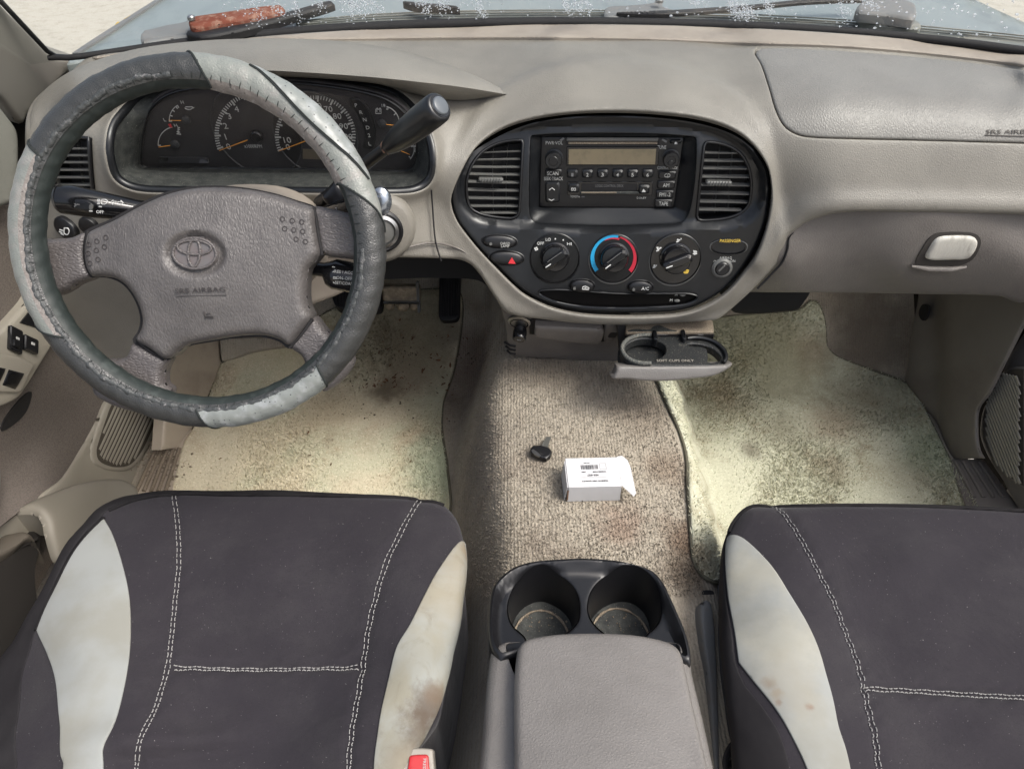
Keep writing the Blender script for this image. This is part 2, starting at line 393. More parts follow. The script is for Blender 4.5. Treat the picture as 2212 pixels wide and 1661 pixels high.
m_yellow = M('yellow print', (.75, .52, .09, 1), .6, .2)
m_orange = M('orange needle', (.72, .30, .04, 1), .5, .3)
m_red = M('red print', (.55, .03, .04, 1), .5, .3)
m_blue = M('blue print', (.02, .30, .55, 1), .5, .3)
m_crim = M('crimson print', (.42, .02, .04, 1), .5, .3)
m_gauge = M('gauge face', (.040, .037, .039, 1), .5, .3, layers=[dict(c=(.058, .054, .056, 1), s=30, lo=.4, hi=.8)])  # grey raised to put the lens haze into the face colour
m_gaugerim = M('gauge ring', (.05, .05, .052, 1), .5, .4)
m_hub = M('hub leather grey', (.125, .116, .112, 1), .40, .55, layers=[dict(c=(.092, .085, .083, 1), s=25, lo=.35, hi=.7)], bumps=[('edge', 260, .24, .0011, dict(lo=0, hi=.3, map=(1, .6, .6))), ('noise', 210, .42, .0018, dict(dis=1.8, map=(1.7, .55, .55)))])
m_spoke = M('spoke leather grey', (.118, .107, .105, 1), .36, .5, bumps=[('edge', 260, .38, .0013, dict(lo=0, hi=.3, map=(.6, 1, 1))), ('noise', 230, .42, .0018, dict(dis=1.8, map=(.5, 1.2, 1.2)))])
m_rim = M('bare steering rim', (.022, .030, .028, 1), .55, .4, layers=[dict(c=(.07, .085, .08, 1), s=55, lo=.5, hi=.75, amt=.7)], bumps=[('noise', 700, .25, .0006)])
m_cdark = M('charcoal wheel cover', (.043, .0445, .0435, 1), .36, .55, layers=[dict(c=(.20, .20, .19, 1), s=130, lo=.66, hi=.75, det=8, ro=.8, amt=.5)], bumps=[('edge', 420, .35, .0008, dict(lo=0, hi=.4)), ('noise', 60, .2, .003)])
m_clight = M('pale grey wheel cover', (.245, .262, .24, 1), .42, .5, layers=[dict(c=(.30, .29, .27, 1), s=40, lo=.45, hi=.7, det=8), dict(c=(.06, .065, .06, 1), s=115, lo=.30, hi=.27, kind='dots', ro=0.0, amt=0)], bumps=[('edge', 300, .3, .0008, dict(lo=0, hi=.4)), ('noise', 70, .35, .003)])
m_cperf = M('perforated pale wheel cover', (.245, .265, .25, 1), .38, .5, layers=[dict(c=(.36, .38, .38, 1), s=60, lo=.45, hi=.7, det=6), dict(c=(.05, .06, .065, 1), s=170, lo=.15, hi=.11, kind='dots', ro=.1)], bumps=[('dots', 170, .4, .0010, dict(ro=.1, lo=.10, hi=.16)), ('noise', 70, .25, .003)])
m_cworn = M('worn inner wheel cover', (.25, .225, .205, 1), .5, .45, layers=[dict(c=(.42, .40, .38, 1), s=170, lo=.5, hi=.7, det=8, ro=.75), dict(c=(.07, .065, .06, 1), s=210, lo=.36, hi=.3, det=5)], bumps=[('noise', 240, .6, .002)])
m_thread = M('dark thread', (.03, .035, .034, 1), .8, .2)
m_wear = M('scuffed ridge', (.055, .06, .06, 1), .45, .5, layers=[dict(c=(.26, .25, .25, 1), s=120, lo=.55, hi=.66, det=9, ro=.8)], bumps=[('noise', 300, .7, .002)])
m_emblem = M('grey emblem', (.15, .142, .142, 1), .38, .5, layers=[dict(c=(.16, .13, .125, 1), s=40, lo=.4, hi=.7)])
m_seat = M('charcoal neoprene seat cover', (.029, .0255, .0315, 1), .9, .25, layers=[dict(c=(.040, .0365, .041, 1), s=10, lo=.4, hi=.72, det=10, ro=.7), dict(c=(.022, .020, .023, 1), s=800, lo=.5, hi=.68, det=2, amt=.6), dict(c=(.33, .32, .31, 1), s=520, lo=.765, hi=.79, det=1, amt=.7)], bumps=[('noise', 1500, .35, .0006), ('noise', 9, .22, .02, dict(det=5, dis=.6))], sheen=.12)
m_seatl = M('pale grey neoprene panel', (.345, .36, .345, 1), .9, .15, layers=[dict(c=(.30, .30, .265, 1), s=12, lo=.35, hi=.7, det=6)], bumps=[('noise', 1200, .12, .0005), ('noise', 7, .15, .02)])
m_seatst = M('stained pale neoprene panel', (.345, .36, .335, 1), .9, .15, layers=[dict(c=(.30, .285, .225, 1), s=11, lo=.4, hi=.62, det=7, dis=.6), dict(c=(.19, .165, .125, 1), s=24, lo=.50, hi=.74, det=10, ro=.75, dis=1.0, amt=.7), dict(c=(.11, .085, .065, 1), s=9, lo=.60, hi=.76, det=9, ro=.72, amt=.8)], bumps=[('noise', 1200, .12, .0005)])
m_stain = M('brown soaked stain', (.23, .185, .14, 1), .85, .2, layers=[dict(c=(.40, .38, .33, 1), s=70, lo=.45, hi=.7, det=8)])
m_stitch = M('white stitch', (.27, .265, .255, 1), .7, .2)
m_gusset = M('shade darkened gusset cloth', (.017, .0155, .0175, 1), .85, .25, layers=[dict(c=(.028, .026, .028, 1), s=14, lo=.4, hi=.7, det=8)], bumps=[('noise', 1500, .35, .0006), ('noise', 16, .3, .01, dict(map=(1, .4, 1)))])  # darker cloth colour paints the shading of the turned-away seat edge
m_trayp = M('black tray plastic', (.016, .018, .019, 1), .5, .4, layers=[dict(c=(.30, .27, .22, 1), s=60, lo=.55, hi=.8, det=9, ro=.8, amt=.7), dict(c=(.38, .34, .28, 1), s=700, lo=.64, hi=.7, det=2, amt=.8)], bumps=[('noise', 700, .3, .0008)])
m_pipe = M('seam piping', (.012, .011, .012, 1), .85, .2)
CARP = [('noise', 460, .35, .003, dict(det=2)), ('noise', 60, .2, .008)]
def carpet(name, c1, c2, dark, sc=300, lays=(), extra=()):
    return M(name, c1, 1.0, .0, layers=list(lays) + [dict(c=c2, s=sc, lo=.50, hi=.74, det=3, amt=.75), dict(c=dark, s=sc * .83, lo=.42, hi=.30, det=2, amt=.3)] + list(extra), bumps=CARP)
m_carpet = M('taupe carpet', (.335, .30, .242, 1), 1.0, .0, layers=[dict(c=(.20, .165, .13, 1), s=7, lo=.45, hi=.75, det=9), dict(c=(.40, .355, .29, 1), s=330, lo=.50, hi=.74, det=2, amt=.6), dict(c=(.06, .05, .04, 1), s=280, lo=.42, hi=.30, det=2, amt=.3)],
           bumps=[('wave', 62, .30, .004, dict(dis=2.6, det=3)), ('noise', 420, .4, .004, dict(det=2)), ('noise', 30, .3, .02)], sheen=.15)
m_matd = carpet('straw floor mat pile', (.55, .495, .365, 1), (.74, .68, .53, 1), (.15, .13, .085, 1), 310,
    lays=[dict(c=(.49, .475, .345, 1), s=5, lo=.46, hi=.62, det=4), dict(c=(.36, .28, .185, 1), s=8, lo=.50, hi=.78, det=10, ro=.7), dict(c=(.16, .135, .10, 1), s=6.5, lo=.56, hi=.80, det=12, ro=.75)])
m_matp = carpet('sage floor mat pile', (.52, .52, .40, 1), (.70, .70, .57, 1), (.11, .11, .078, 1), 310,
    lays=[dict(c=(.36, .34, .24, 1), s=6, lo=.44, hi=.70, det=10, ro=.7), dict(c=(.25, .195, .13, 1), s=12, lo=.54, hi=.80, det=10, ro=.72), dict(c=(.14, .125, .09, 1), s=8, lo=.58, hi=.82, det=12, ro=.75, amt=.55)])
m_matedge = M('mat binding', (.16, .15, .11, 1), .9, .1, bumps=[('noise', 500, .5, .002)])
m_kick = M('tan kick panel plastic', (.42, .36, .285, 1), .55, .4, layers=[dict(c=(.30, .25, .20, 1), s=8, lo=.4, hi=.7), dict(c=(.2, .16, .12, 1), s=60, lo=.66, hi=.78, det=6, amt=.5)], bumps=[('noise', 600, .15, .0006)])
m_kickd = M('shade darkened kick panel plastic', (.15, .135, .12, 1), .45, .45, layers=[dict(c=(.12, .105, .093, 1), s=8, lo=.4, hi=.7)], bumps=[('noise', 600, .12, .0006)])  # darker than the left side's plastic: shade put into the colour
m_door = M('door hard plastic', (.285, .262, .215, 1), .55, .4, bumps=[('edge', 300, .15, .0008, dict(lo=0, hi=.35))])
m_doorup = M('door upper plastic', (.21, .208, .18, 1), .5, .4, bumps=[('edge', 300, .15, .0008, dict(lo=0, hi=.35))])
m_doorcloth = M('door cloth', (.20, .172, .15, 1), .95, .1, layers=[dict(c=(.15, .128, .112, 1), s=500, lo=.45, hi=.6, det=2)], bumps=[('noise', 900, .5, .001)])
m_latch = M('pale worn latch', (.48, .46, .41, 1), .45, .5, layers=[dict(c=(.30, .28, .25, 1), s=55, lo=.5, hi=.7, det=8, map=(1.6, .5, .5))], bumps=[('noise', 200, .4, .001, dict(map=(1.6, .5, .5)))])
m_pillar = M('pillar trim', (.25, .235, .205, 1), .6, .4, bumps=[('noise', 500, .1, .0006)])
m_lid = M('console lid vinyl', (.222, .209, .195, 1), .33, .5, layers=[dict(c=(.19, .178, .165, 1), s=10, lo=.4, hi=.7)], bumps=[('edge', 330, .3, .0009, dict(lo=0, hi=.35)), ('noise', 40, .15, .003)])
m_steel = M('brushed steel', (.5, .5, .5, 1), .32, .5, metal=1.0)
m_sandmetal = M('dusty metal bracket', (.25, .20, .14, 1), .6, .4, metal=.3, layers=[dict(c=(.42, .34, .24, 1), s=90, lo=.4, hi=.7, det=6)], bumps=[('noise', 500, .3, .001)])
m_knob = M('satin chrome', (.42, .46, .52, 1), .2, .6, metal=.85)
m_card = M('white card', (.74, .74, .745, 1), .6, .3, layers=[dict(c=(.69, .69, .69, 1), s=20, lo=.4, hi=.7)])
m_cardin = M('kraft card edge', (.28, .17, .11, 1), .9, .1)
m_ink = M('black ink', (.05, .05, .055, 1), .7, .2)
m_buckred = M('red buckle button', (.55, .03, .035, 1), .4, .4)
m_blade = M('dull key steel', (.10, .10, .09, 1), .4, .5)
m_buckle = M('pale buckle shell', (.38, .35, .30, 1), .5, .4)
m_rubber = M('black rubber', (.012, .011, .012, 1), .6, .4)
m_hood = M('silver blue paint with reflections', (.215, .245, .238, 1), .3, .5, metal=.2, layers=[dict(c=(.09, .105, .105, 1), s=11, lo=.48, hi=.75, det=8, ro=.7, amt=.8, map=(1, .35, 1)), dict(c=(.19, .22, .222, 1), s=5, lo=.4, hi=.7)], coat=.3)  # dark mottled layer paints broken reflections into the bonnet colour
m_cowl = M('cowl plastic', (.22, .225, .20, 1), .4, .5, layers=[dict(c=(.10, .11, .10, 1), s=22, lo=.4, hi=.75, det=6, map=(.15, 1, 1)), dict(c=(.36, .33, .27, 1), s=50, lo=.5, hi=.75, det=6, map=(.1, 1, 1))])  # greenish grey and tan streaks paint reflections onto the cowl
m_wiper = M('weathered wiper arm', (.19, .195, .195, 1), .55, .4, layers=[dict(c=(.20, .19, .18, 1), s=60, lo=.45, hi=.7, det=6)], bumps=[('noise', 300, .2, .001)])
m_rust = M('rusty red arm', (.20, .062, .04, 1), .9, .1, layers=[dict(c=(.33, .19, .14, 1), s=110, lo=.45, hi=.7, det=8), dict(c=(.12, .05, .035, 1), s=90, lo=.36, hi=.3, det=6)], bumps=[('noise', 300, .4, .001)])
m_ground = M('pale concrete', (.40, .375, .325, 1), .9, .2, layers=[dict(c=(.30, .275, .225, 1), s=9, lo=.45, hi=.72, det=10, ro=.8), dict(c=(.24, .21, .16, 1), s=30, lo=.60, hi=.72, det=10, ro=.8), dict(c=(.12, .10, .08, 1), s=260, lo=.62, hi=.72, det=3, amt=.8), dict(c=(.14, .12, .09, 1), s=2.2, lo=.585, hi=.60, det=14, ro=.85, amt=.35)], bumps=[('noise', 40, .3, .01)])
m_leaf = M('dry leaf', (.10, .055, .03, 1), .9, .2, layers=[dict(c=(.22, .10, .05, 1), s=60, lo=.4, hi=.7)])
m_grit = M('grit', (.09, .07, .05, 1), .9, .2, layers=[dict(c=(.36, .31, .24, 1), s=40, lo=.5, hi=.62, det=2)])
m_yleaf = M('yellow leaf', (.75, .50, .06, 1), .8, .2)
def glass(name, tint=(1, 1, 1, 1), ior=1.45, rough=0.0):
    m = bpy.data.materials.new(name); m.use_nodes = True; nt = m.node_tree; nt.nodes.clear()
    o = nt.nodes.new('ShaderNodeOutputMaterial'); t = nt.nodes.new('ShaderNodeBsdfTransparent'); t.inputs[0].default_value = tint
    g = nt.nodes.new('ShaderNodeBsdfGlossy'); g.inputs['Roughness'].default_value = rough; lw = nt.nodes.new('ShaderNodeLayerWeight'); lw.inputs[0].default_value = .5
    pw = nt.nodes.new('ShaderNodeMath'); pw.operation = 'POWER'; nt.links.new(lw.outputs['Facing'], pw.inputs[0]); pw.inputs[1].default_value = 5
    f = nt.nodes.new('ShaderNodeMath'); f.operation = 'MULTIPLY_ADD'; nt.links.new(pw.outputs[0], f.inputs[0]); f.inputs[1].default_value = .9; f.inputs[2].default_value = ((ior - 1) / (ior + 1)) ** 2 * 1.6
    x = nt.nodes.new('ShaderNodeMixShader'); nt.links.new(f.outputs[0], x.inputs[0]); nt.links.new(t.outputs[0], x.inputs[1]); nt.links.new(g.outputs[0], x.inputs[2]); nt.links.new(x.outputs[0], o.inputs[0]); return m
m_glass = glass('windscreen glass', (.93, .96, .95, 1))
m_lens = glass('gauge lens', (.92, .92, .92, 1), 1.5, .3)
m_drop = bpy.data.materials.new('water drop'); m_drop.use_nodes = True
_b = m_drop.node_tree.nodes['Principled BSDF']; _b.inputs['Specular IOR Level'].default_value = .35; _b.inputs['Roughness'].default_value = .12; _b.inputs['Transmission Weight'].default_value = .75; _b.inputs['IOR'].default_value = 1.33; _b.inputs['Base Color'].default_value = (.95, .97, 1, 1)
# ------------------------------------------------------------ floor pan, tunnel, carpets
def zf(x, y):
    # flat footwells, centre tunnel, sloping toe board
    wl_ = .012 * np.sin(y * 9) ; a = sm((x + .122 + wl_) / .115); b = sm((.385 - x) / .115)
    tun = .235 * a * b + .012 * np.clip(1 - ((x - .12) / .14) ** 2, 0, 1)
    toe = np.maximum(0, y - 1.14); toe = np.where(toe < .06, toe * toe / .12 * .9, (toe - .03) * .9)
    side = .03 * sm((x - .80) / .08) + .03 * sm((-.60 - x) / .07)
    return .02 + np.maximum(np.maximum(tun, toe), side * 0) + side
class ZF(Implicit):
    def __init__(s, off=0.): super().__init__(lambda p: zf(p[:, 0], p[:, 1]) + off - p[:, 2], .5, 2.6, 140)
floorS = ZF()
xs = np.linspace(-.80, .905, 120); ys = np.linspace(.05, 1.47, 90)
gx, gy = np.meshgrid(xs, ys); V = np.stack([gx.ravel(), gy.ravel(), zf(gx.ravel(), gy.ravel())], 1); n = len(xs)
Fs = [(j*n+i, j*n+i+1, (j+1)*n+i+1, (j+1)*n+i) for j in range(len(ys)-1) for i in range(n-1)]
tag(mesh('floor', V, Fs, m_carpet, None, True, 0), 'worn taupe ribbed carpet over the floor and centre tunnel', kind='structure')
fw = Fr(Plane((0, 1.46, .4), (0, -1, 0)), CX, CY); fw.o = np.array([.11, 1.475, .325]); fw.x = np.array([1., 0, 0]); fw.y = np.array([0, 0, 1.]); fw.z = np.array([0, -1., 0])
mb = MB(); mb.add(*box_geo(fw, (0, 0, 0), (1.76, .70, .01))); mb.add(*box_geo(fw, (-.90, .0, .26), (.02, .70, .48))); mb.add(*box_geo(fw, (.88, .0, .28), (.02, .70, .58)))
tag(mb.build('firewall', m_firewall), 'dark matting wall behind the pedals', kind='structure')

def mat_thing(name, label, outline, m, extra=None):
    t = thing(name, label, 'floor mat', tuple(floorS.at(*np.mean(outline, 0))))
    patch('mat_pile', outline, floorS, m, t, res=16, lift=.008, rnd=(4, .003), thick=.008, disp=extra)
    V3 = floorS.many(outline) + floorS.normals(outline) * .003
    tube('binding_edge', V3, .0030, m_matedge, t, 6, True, angle=0); return t
mo = cr([(470,790),(481,783),(540,762),(620,742),(700,680),(800,640),(900,628),(960,626),(992,632),(999,660),(998,693),(993,734),(979,807),(958,870),(955,905),(956,939),(965,997),(974,1052),(976,1100),(960,1130),(600,1130),(360,1130),(360,1080),(374,1046),(398,963),(420,925),(453,852)], 9)
driver_mat = mat_thing('floor_mat', 'straw yellow stained floor mat in the driver footwell under the pedals', mo, m_matd,
    lambda P: .006 * np.exp(-((P[:, 0] - 820) / 60) ** 2 - ((P[:, 1] - 850) / 35) ** 2) + .004 * np.sin(P[:, 0] / 55) * np.sin(P[:, 1] / 70))
mp = cr([(1412,810),(1425,840),(1460,921),(1478,980),(1484,1046),(1489,1112),(1495,1201),(1507,1233),(1537,1258),(1600,1262),(1800,1180),(2120,1120),(2100,1080),(2080,1046),(2045,983),(2017,928),(1986,869),(1962,835),(1931,817),(1862,793),(1803,769),(1784,748),(1782,714),(1775,676),(1761,651),(1748,650),(1730,667),(1689,676),(1595,682),(1537,690),(1460,700),(1400,740)], 9)
pass_mat = mat_thing('floor_mat', 'sage green grubby floor mat in the passenger footwell below the glove box', mp, m_matp,
    lambda P: .005 * np.exp(-((P[:, 0] - 1900) / 60) ** 2 - ((P[:, 1] - 860) / 30) ** 2) + .004 * np.sin(P[:, 0] / 60 + 1) * np.sin(P[:, 1] / 75))

def pile(name, outline, surf, n, hgt, m, par, lift, wid=.0011):
    L = np.asarray(outline); lo, hi = L.min(0), L.max(0); rs = np.random.RandomState(5); P = lo + rs.rand(int(n * 1.9), 2) * (hi - lo); P = P[inside(P, L)][:n]
    P = P[P[:, 1] < 1290]; B = surf.many(P); N_ = np.tile(np.array([0, -.05, 1.0]), (len(P), 1)); N_ = surf.normals(P); k = len(P)
    a = rs.rand(k) * 6.283; ex = np.stack([np.cos(a), np.sin(a), np.zeros(k)], 1); h = hgt * (.5 + rs.rand(k))
    lean = rs.randn(k, 3) * .55 + np.stack([np.sin(P[:, 0] / 40) * .3, np.cos(P[:, 1] / 33) * .3, np.zeros(k)], 1); w = (wid * (.6 + .8 * rs.rand(k)))[:, None]
    B = B + N_ * lift; T = B + (N_ + lean * .8) * h[:, None]; V = np.empty((k * 3, 3)); V[0::3] = B - ex * w; V[1::3] = B + ex * w; V[2::3] = T
    return tag(mesh(name, V, np.arange(k * 3).reshape(k, 3), m, par, False), kind='stuff')
pile('pile_tufts', mo, floorS, 42000, .0042, m_matd, driver_mat, .0065)
pile('pile_tufts', mp, floorS, 52000, .0042, m_matp, pass_mat, .0065)
pile('carpet_tufts', poly([(960,700),(1060,700),(1100,772),(1330,775),(1420,830),(1490,1040),(1510,1220),(1520,1290),(1040,1290),(980,1060),(960,900)], 30), floorS, 42000, .0024, m_carpet, bpy.data.objects['floor'], -.0004)
DK = (.095, .075, .052, 1)
spots(m_matd, driver_mat, floorS, [(960,1010,.13,(.40,.46,.34,1),.75,9),(955,880,.10,(.34,.37,.27,1),.6,11),(820,690,.24,(.17,.14,.09,1),.85,7),(640,740,.12,(.35,.30,.17,1),.5,9),(900,750,.15,(.13,.105,.07,1),.75,12),(835,850,.055,DK,.9,24),(880,820,.07,(.17,.14,.10,1),.7,16),(700,900,.09,(.30,.235,.15,1),.45,11),(980,720,.06,(.12,.10,.075,1),.8,18)])  # broadest dark spot spreads over the far end of the mat
spots(m_matp, pass_mat, floorS, [(1600,710,.24,(.16,.15,.09,1),.8,8),(1560,860,.08,(.22,.165,.10,1),.6,14),(1680,930,.08,(.20,.18,.12,1),.6,15),(1800,920,.09,(.24,.165,.105,1),.6,13),(1880,860,.12,(.19,.165,.11,1),.7,10),(1690,800,.14,(.17,.16,.105,1),.75,13),(2020,980,.10,(.22,.27,.19,1),.7,9),(1960,1040,.08,(.27,.25,.18,1),.5,13),(1620,975,.035,DK,.75,26),(1760,760,.07,(.17,.12,.08,1),.6,15),(1500,1215,.05,(.22,.16,.10,1),.7,20),(1800,1010,.05,(.22,.17,.11,1),.5,18)])  # broadest dark spot covers the mat's far end
spots(m_carpet, bpy.data.objects['floor'], floorS, [(1490,1170,.06,(.13,.075,.045,1),.8,18),(1480,1240,.06,(.09,.06,.04,1),.8,20),(1340,1130,.05,(.20,.12,.085,1),.6,20),(1030,800,.16,(.13,.085,.065,1),.7,9),(1035,980,.14,(.12,.105,.09,1),.6,9),(1440,1010,.05,(.16,.11,.075,1),.6,18),(1200,800,.09,(.15,.12,.09,1),.55,13),(1880,720,.2,(.075,.055,.042,1),.8,9),(1150,1000,.05,(.15,.12,.095,1),.5,20),(1390,900,.08,(.15,.115,.085,1),.5,14)])  # tunnel's left flank and right footwell spots paint shade; the rest are stains
# grit and leaf bits lying on the driver mat
def scatter(name, label, spots, n, m, smin, smax, surf, lift, leafy=False):
    mb = MB(); Q = []
    for _ in range(n):
        c = spots[random.choices(range(len(spots)), [s[4] for s in spots])[0]]; Q.append((random.gauss(c[0], c[2]), random.gauss(c[1], c[3])))
    B = surf.many(Q); N_ = surf.normals(Q)
    for b0, n0 in zip(B, N_):
        a = random.uniform(0, 6.28); ex = np.cross([math.sin(a), math.cos(a), .01], n0); ex /= np.linalg.norm(ex); ey = np.cross(n0, ex); s = random.uniform(smin, smax) * random.choice([.6, .8, 1, 1, 1.5])
        if leafy: V = [(-s, 0, 0), (-s*.3, s*.38, s*.2), (s*.4, s*.3, s*.1), (s*1.1, 0, s*.25), (s*.3, -s*.35, s*.05), (-s*.4, -s*.3, s*.15)]; F_ = [(0,5,1),(5,4,1),(1,4,2),(4,3,2)]
        else: V = [(s,0,0),(0,s*.8,0),(-s*.9,0,0),(0,-s,0),(0,0,s*.9)]; F_ = [(0,1,4),(1,2,4),(2,3,4),(3,0,4)]
        V = np.array(V); mb.add(b0 + n0 * lift + V[:, :1] * ex + V[:, 1:2] * ey + V[:, 2:] * n0, F_)
    return tag(mb.build(name, m, None, False), label, kind='stuff')
scatter('grit', 'pale and dark grit strewn across the driver mat', [(900,765,80,16,4),(1000,770,25,22,1),(840,845,45,18,3),(800,880,60,30,1),(965,840,20,60,.6)], 520, m_grit, .0007, .0022, floorS, .010)
scatter('leaf_debris', 'dark leaf crumbs scattered on the driver mat', [(870,740,90,24,3),(845,838,28,12,4),(960,800,20,50,1.5),(700,980,140,70,1.2)], 150, m_leaf, .0016, .0045, floorS, .0115, True)
scatter('grit', 'fine crumbs and grit on the passenger mat', [(1750,980,200,110,1),(1500,1240,18,20,1)], 170, m_grit, .0006, .0014, floorS, .010)
scatter('grit', 'sandy crumbs on the driver sill', [(350,985,22,28,1)], 240, m_sanddust, .0012, .004, Plane((-.68, 0, .055), (.15, 0, 1)), .003)

# ------------------------------------------------------------ driver side kick panel, sill, door
kickL = Plane((-.672, 1.1, .2), (1, -.10, .12))
t = thing('kick_panel', 'tan plastic kick panel beside the driver mat', 'kick panel', tuple(kickL.at(430, 800)))
patch('panel', poly([(348,640),(476,640),(476,700),(481,783),(453,852),(424,925),(400,966),(352,972),(357,900),(352,800)], 9), kickL, m_kick, t, lift=0, rnd=(6, .004), thick=.02)
patch('carpet_edge', cr([(476,735),(476,735),(620,735),(640,748),(560,762),(486,782),(480,782)], 8), Moved(floorS, .03), m_carpet, t, rnd=(5, .003), thick=.03)
sillL = Plane((-.68, .9, .058), (.15, 0, 1))
t = thing('sill_plate', 'ribbed sandy sill plate at the driver door', 'sill plate', tuple(sillL.at(350, 1000)))
patch('plate', poly([(352,930),(424,925),(400,966),(376,1050),(370,1090),(270,1090),(300,1046),(335,962)], 8), sillL, m_kick, t, rnd=(5, .003), thick=.03)
for i in range(5):
    a = sillL.at(338 + i * 12.5, 970); b = sillL.at(296 + i * 15.5, 1062)
    tube('rib', [np.array(a) + [0, 0, .002], np.array(b) + [0, 0, .002]], .0038, m_sanddust, t, 8)
DLC = [(0,240,'x',-.72),(48,300,'x',-.715),(48,440,'x',-.72),(0,440,'x',-.73),(0,700,'x',-.735),(120,700,'x',-.735),(120,560,'x',-.735),(0,880,'x',-.72),(60,860,'x',-.725),(115,748,'x',-.73),
             (250,900,'x',-.735),(330,900,'x',-.735),(200,1010,'x',-.735),(300,1040,'x',-.735),(0,1100,'x',-.70),(100,1200,'x',-.66),(100,1050,'x',-.70),(0,1350,'x',-.60),(240,700,'x',-.745),(160,900,'x',-.745),(60,1000,'x',-.735)]
def doorO(o): return Rbf([(a, b, c, d + o) for a, b, c, d in DLC], 'y')
doorL = doorO(0)
m_recessd = M('grille recess', (.10, .086, .068, 1), .8, .2)
door = thing('door_lining', 'grey and tan driver door with window switches and ribbed speaker', 'car door', tuple(doorL.at(150, 1000)))
patch('cloth_panel', cr([(-40,450),(22,443),(49,430),(90,470),(170,560),(300,640),(330,800),(262,846),(236,863),(182,954),(140,1032),(104,1075),(50,1100),(-40,1150)], 12), doorL, m_doorcloth, door, res=18, lift=0, thick=.03, disp=lambda P: -.010 * np.exp(-((P[:,0]-P[:,1]*-.55-640)/28)**2) * 0)
patch('hard_panel', cr([(300,810),(360,860),(350,905),(334,950),(312,1010),(296,1052),(270,1120),(110,1130),(80,1080),(132,1033),(182,954),(236,863)], 10), doorL, m_door, door, res=16, lift=.004, rnd=(8, .004), thick=.03)
gl = cr([(270,845),(238,861),(218,906),(203,952),(198,975),(203,998),(221,1010),(253,1017),(284,1013),(309,987),(330,947),(345,906),(345,865),(320,840)], 7)
patch('speaker_surround', gl, doorO(.008), m_door, door, res=14, rnd=(6, .003), thick=.02)
gi = cr([(272,855),(246,868),(228,910),(214,953),(209,974),(213,993),(227,1003),(252,1009),(280,1004),(302,981),(322,943),(336,904),(334,872)], 7)
patch('speaker_grille', gi, doorO(.0085), m_recessd, door, res=14, thick=.004)
dG = doorO(.0085); gin = gi + (gi.mean(0) - gi) * .06
for i in range(24):
    mx_ = 206 + i * 8.4; L = [(mx_ - 26 + k * 6.4, 1026 - k * 14 + 3 * math.sin(k / 14 * 3.1)) for k in np.linspace(0, 14, 60)]
    L = np.array([q for q in L if inside(np.array([q]), gin)[0]])
    if len(L) > 1: bars(dG, [L], 3.1, .0008, .0006).build('slat', m_door, door)
patch('upper_trim', cr([(-30,215),(0,222),(24,249),(44,279),(49,315),(46,380),(34,436),(20,446),(-30,455)], 9), doorO(.03), m_doorup, door, res=14, rnd=(14, .018), thick=.05)
patch('switch_panel', cr([(-30,735),(0,717),(60,658),(100,612),(150,640),(135,715),(114,750),(85,797),(55,845),(40,862),(21,873),(0,880),(-30,884),(-30,884)], 9), doorO(.02), m_door, door, res=14, rnd=(7, .008), thick=.03)
frs = doorO(.021)
def swbox(px, py, w, h, rot, m, name, hz=.006, parent=door): fr = Fr(frs, px, py, 0, rot); return box(name, fr, (0, 0, hz / 2), (w * fr.s, h * fr.s, hz), m, parent, .0015)
patch('mirror_switch_plate', poly([(43,697),(66,669),(104,683),(104,716)], 8), frs, m_black, door, res=8, lift=.0015, thick=.003)
sw = swbox(84, 692, 30, 20, -55, m_black, 'mirror_switch', .006)
sw = swbox(30, 735, 26, 40, -22, m_gloss, 'lock_switch', .005); f_ = Fr(frs, 31, 733, .0054, -22); box('icon', f_, (0, 0, 0), (.006, .004, .0006), m_whited, sw); box('rocker', Fr(frs, 27, 745, .005, -22), (0, 0, .001), (.012, .010, .003), m_black, sw)
sw = swbox(63, 745, 28, 23, -18, m_gloss, 'window_lock_switch', .005); box('icon', Fr(frs, 64, 744, .0054, -18), (0, 0, 0), (.007, .004, .0006), m_whited, sw)
patch('window_switch_tray', cr([(-30,765),(0,766),(40,773),(72,786),(72,790),(58,815),(42,846),(30,848),(-30,838)], 8), frs, m_door, door, res=10, lift=.003, rnd=(5, .002), thick=.004)
patch('window_switch', poly([(14,799),(48,807),(28,841),(0,832)], 8), frs, m_gloss, door, res=8, lift=.005, rnd=(4, .002), thick=.005)
patch('window_switch', poly([(-20,792),(8,797),(-8,829),(-30,824)], 8), frs, m_gloss, door, res=8, lift=.005, rnd=(4, .002), thick=.005)
patch('pull_pocket', cr([(66,846),(64,866),(52,893),(30,915),(3,931),(0,925),(8,905),(30,875),(52,852)], 6), doorL, m_dark, door, res=8, lift=.0015, thick=.004)
patch('armrest', cr([(-30,985),(0,985),(8,1010),(9,1050),(0,1080),(-30,1090)], 8), doorO(.04), m_doorup, door, res=12, rnd=(10, .02), thick=.06)
armS = Rbf([(0,1050,'z',.30),(100,1060,'z',.29),(210,1040,'z',.24),(230,1070,'z',.22),(0,1130,'z',.32),(90,1100,'z',.31),(110,1200,'z',.27),(0,1330,'z',.26),(60,1300,'z',.25)], 'z')
m_ledge = M('door ledge plastic', (.23, .21, .17, 1), .6, .35)
patch('door_pocket_rim', cr([(-40,1140),(0,1120),(30,1097),(65,1076),(110,1058),(180,1036),(262,1030),(300,1050),(300,1080),(230,1130),(160,1190),(128,1215),(110,1158),(105,1126),(92,1107),(70,1098),(30,1098),(0,1104),(-40,1116)], 7), armS, m_ledge, door, res=10, rnd=(12, .012), thick=.05, down=(0, 0, -1))
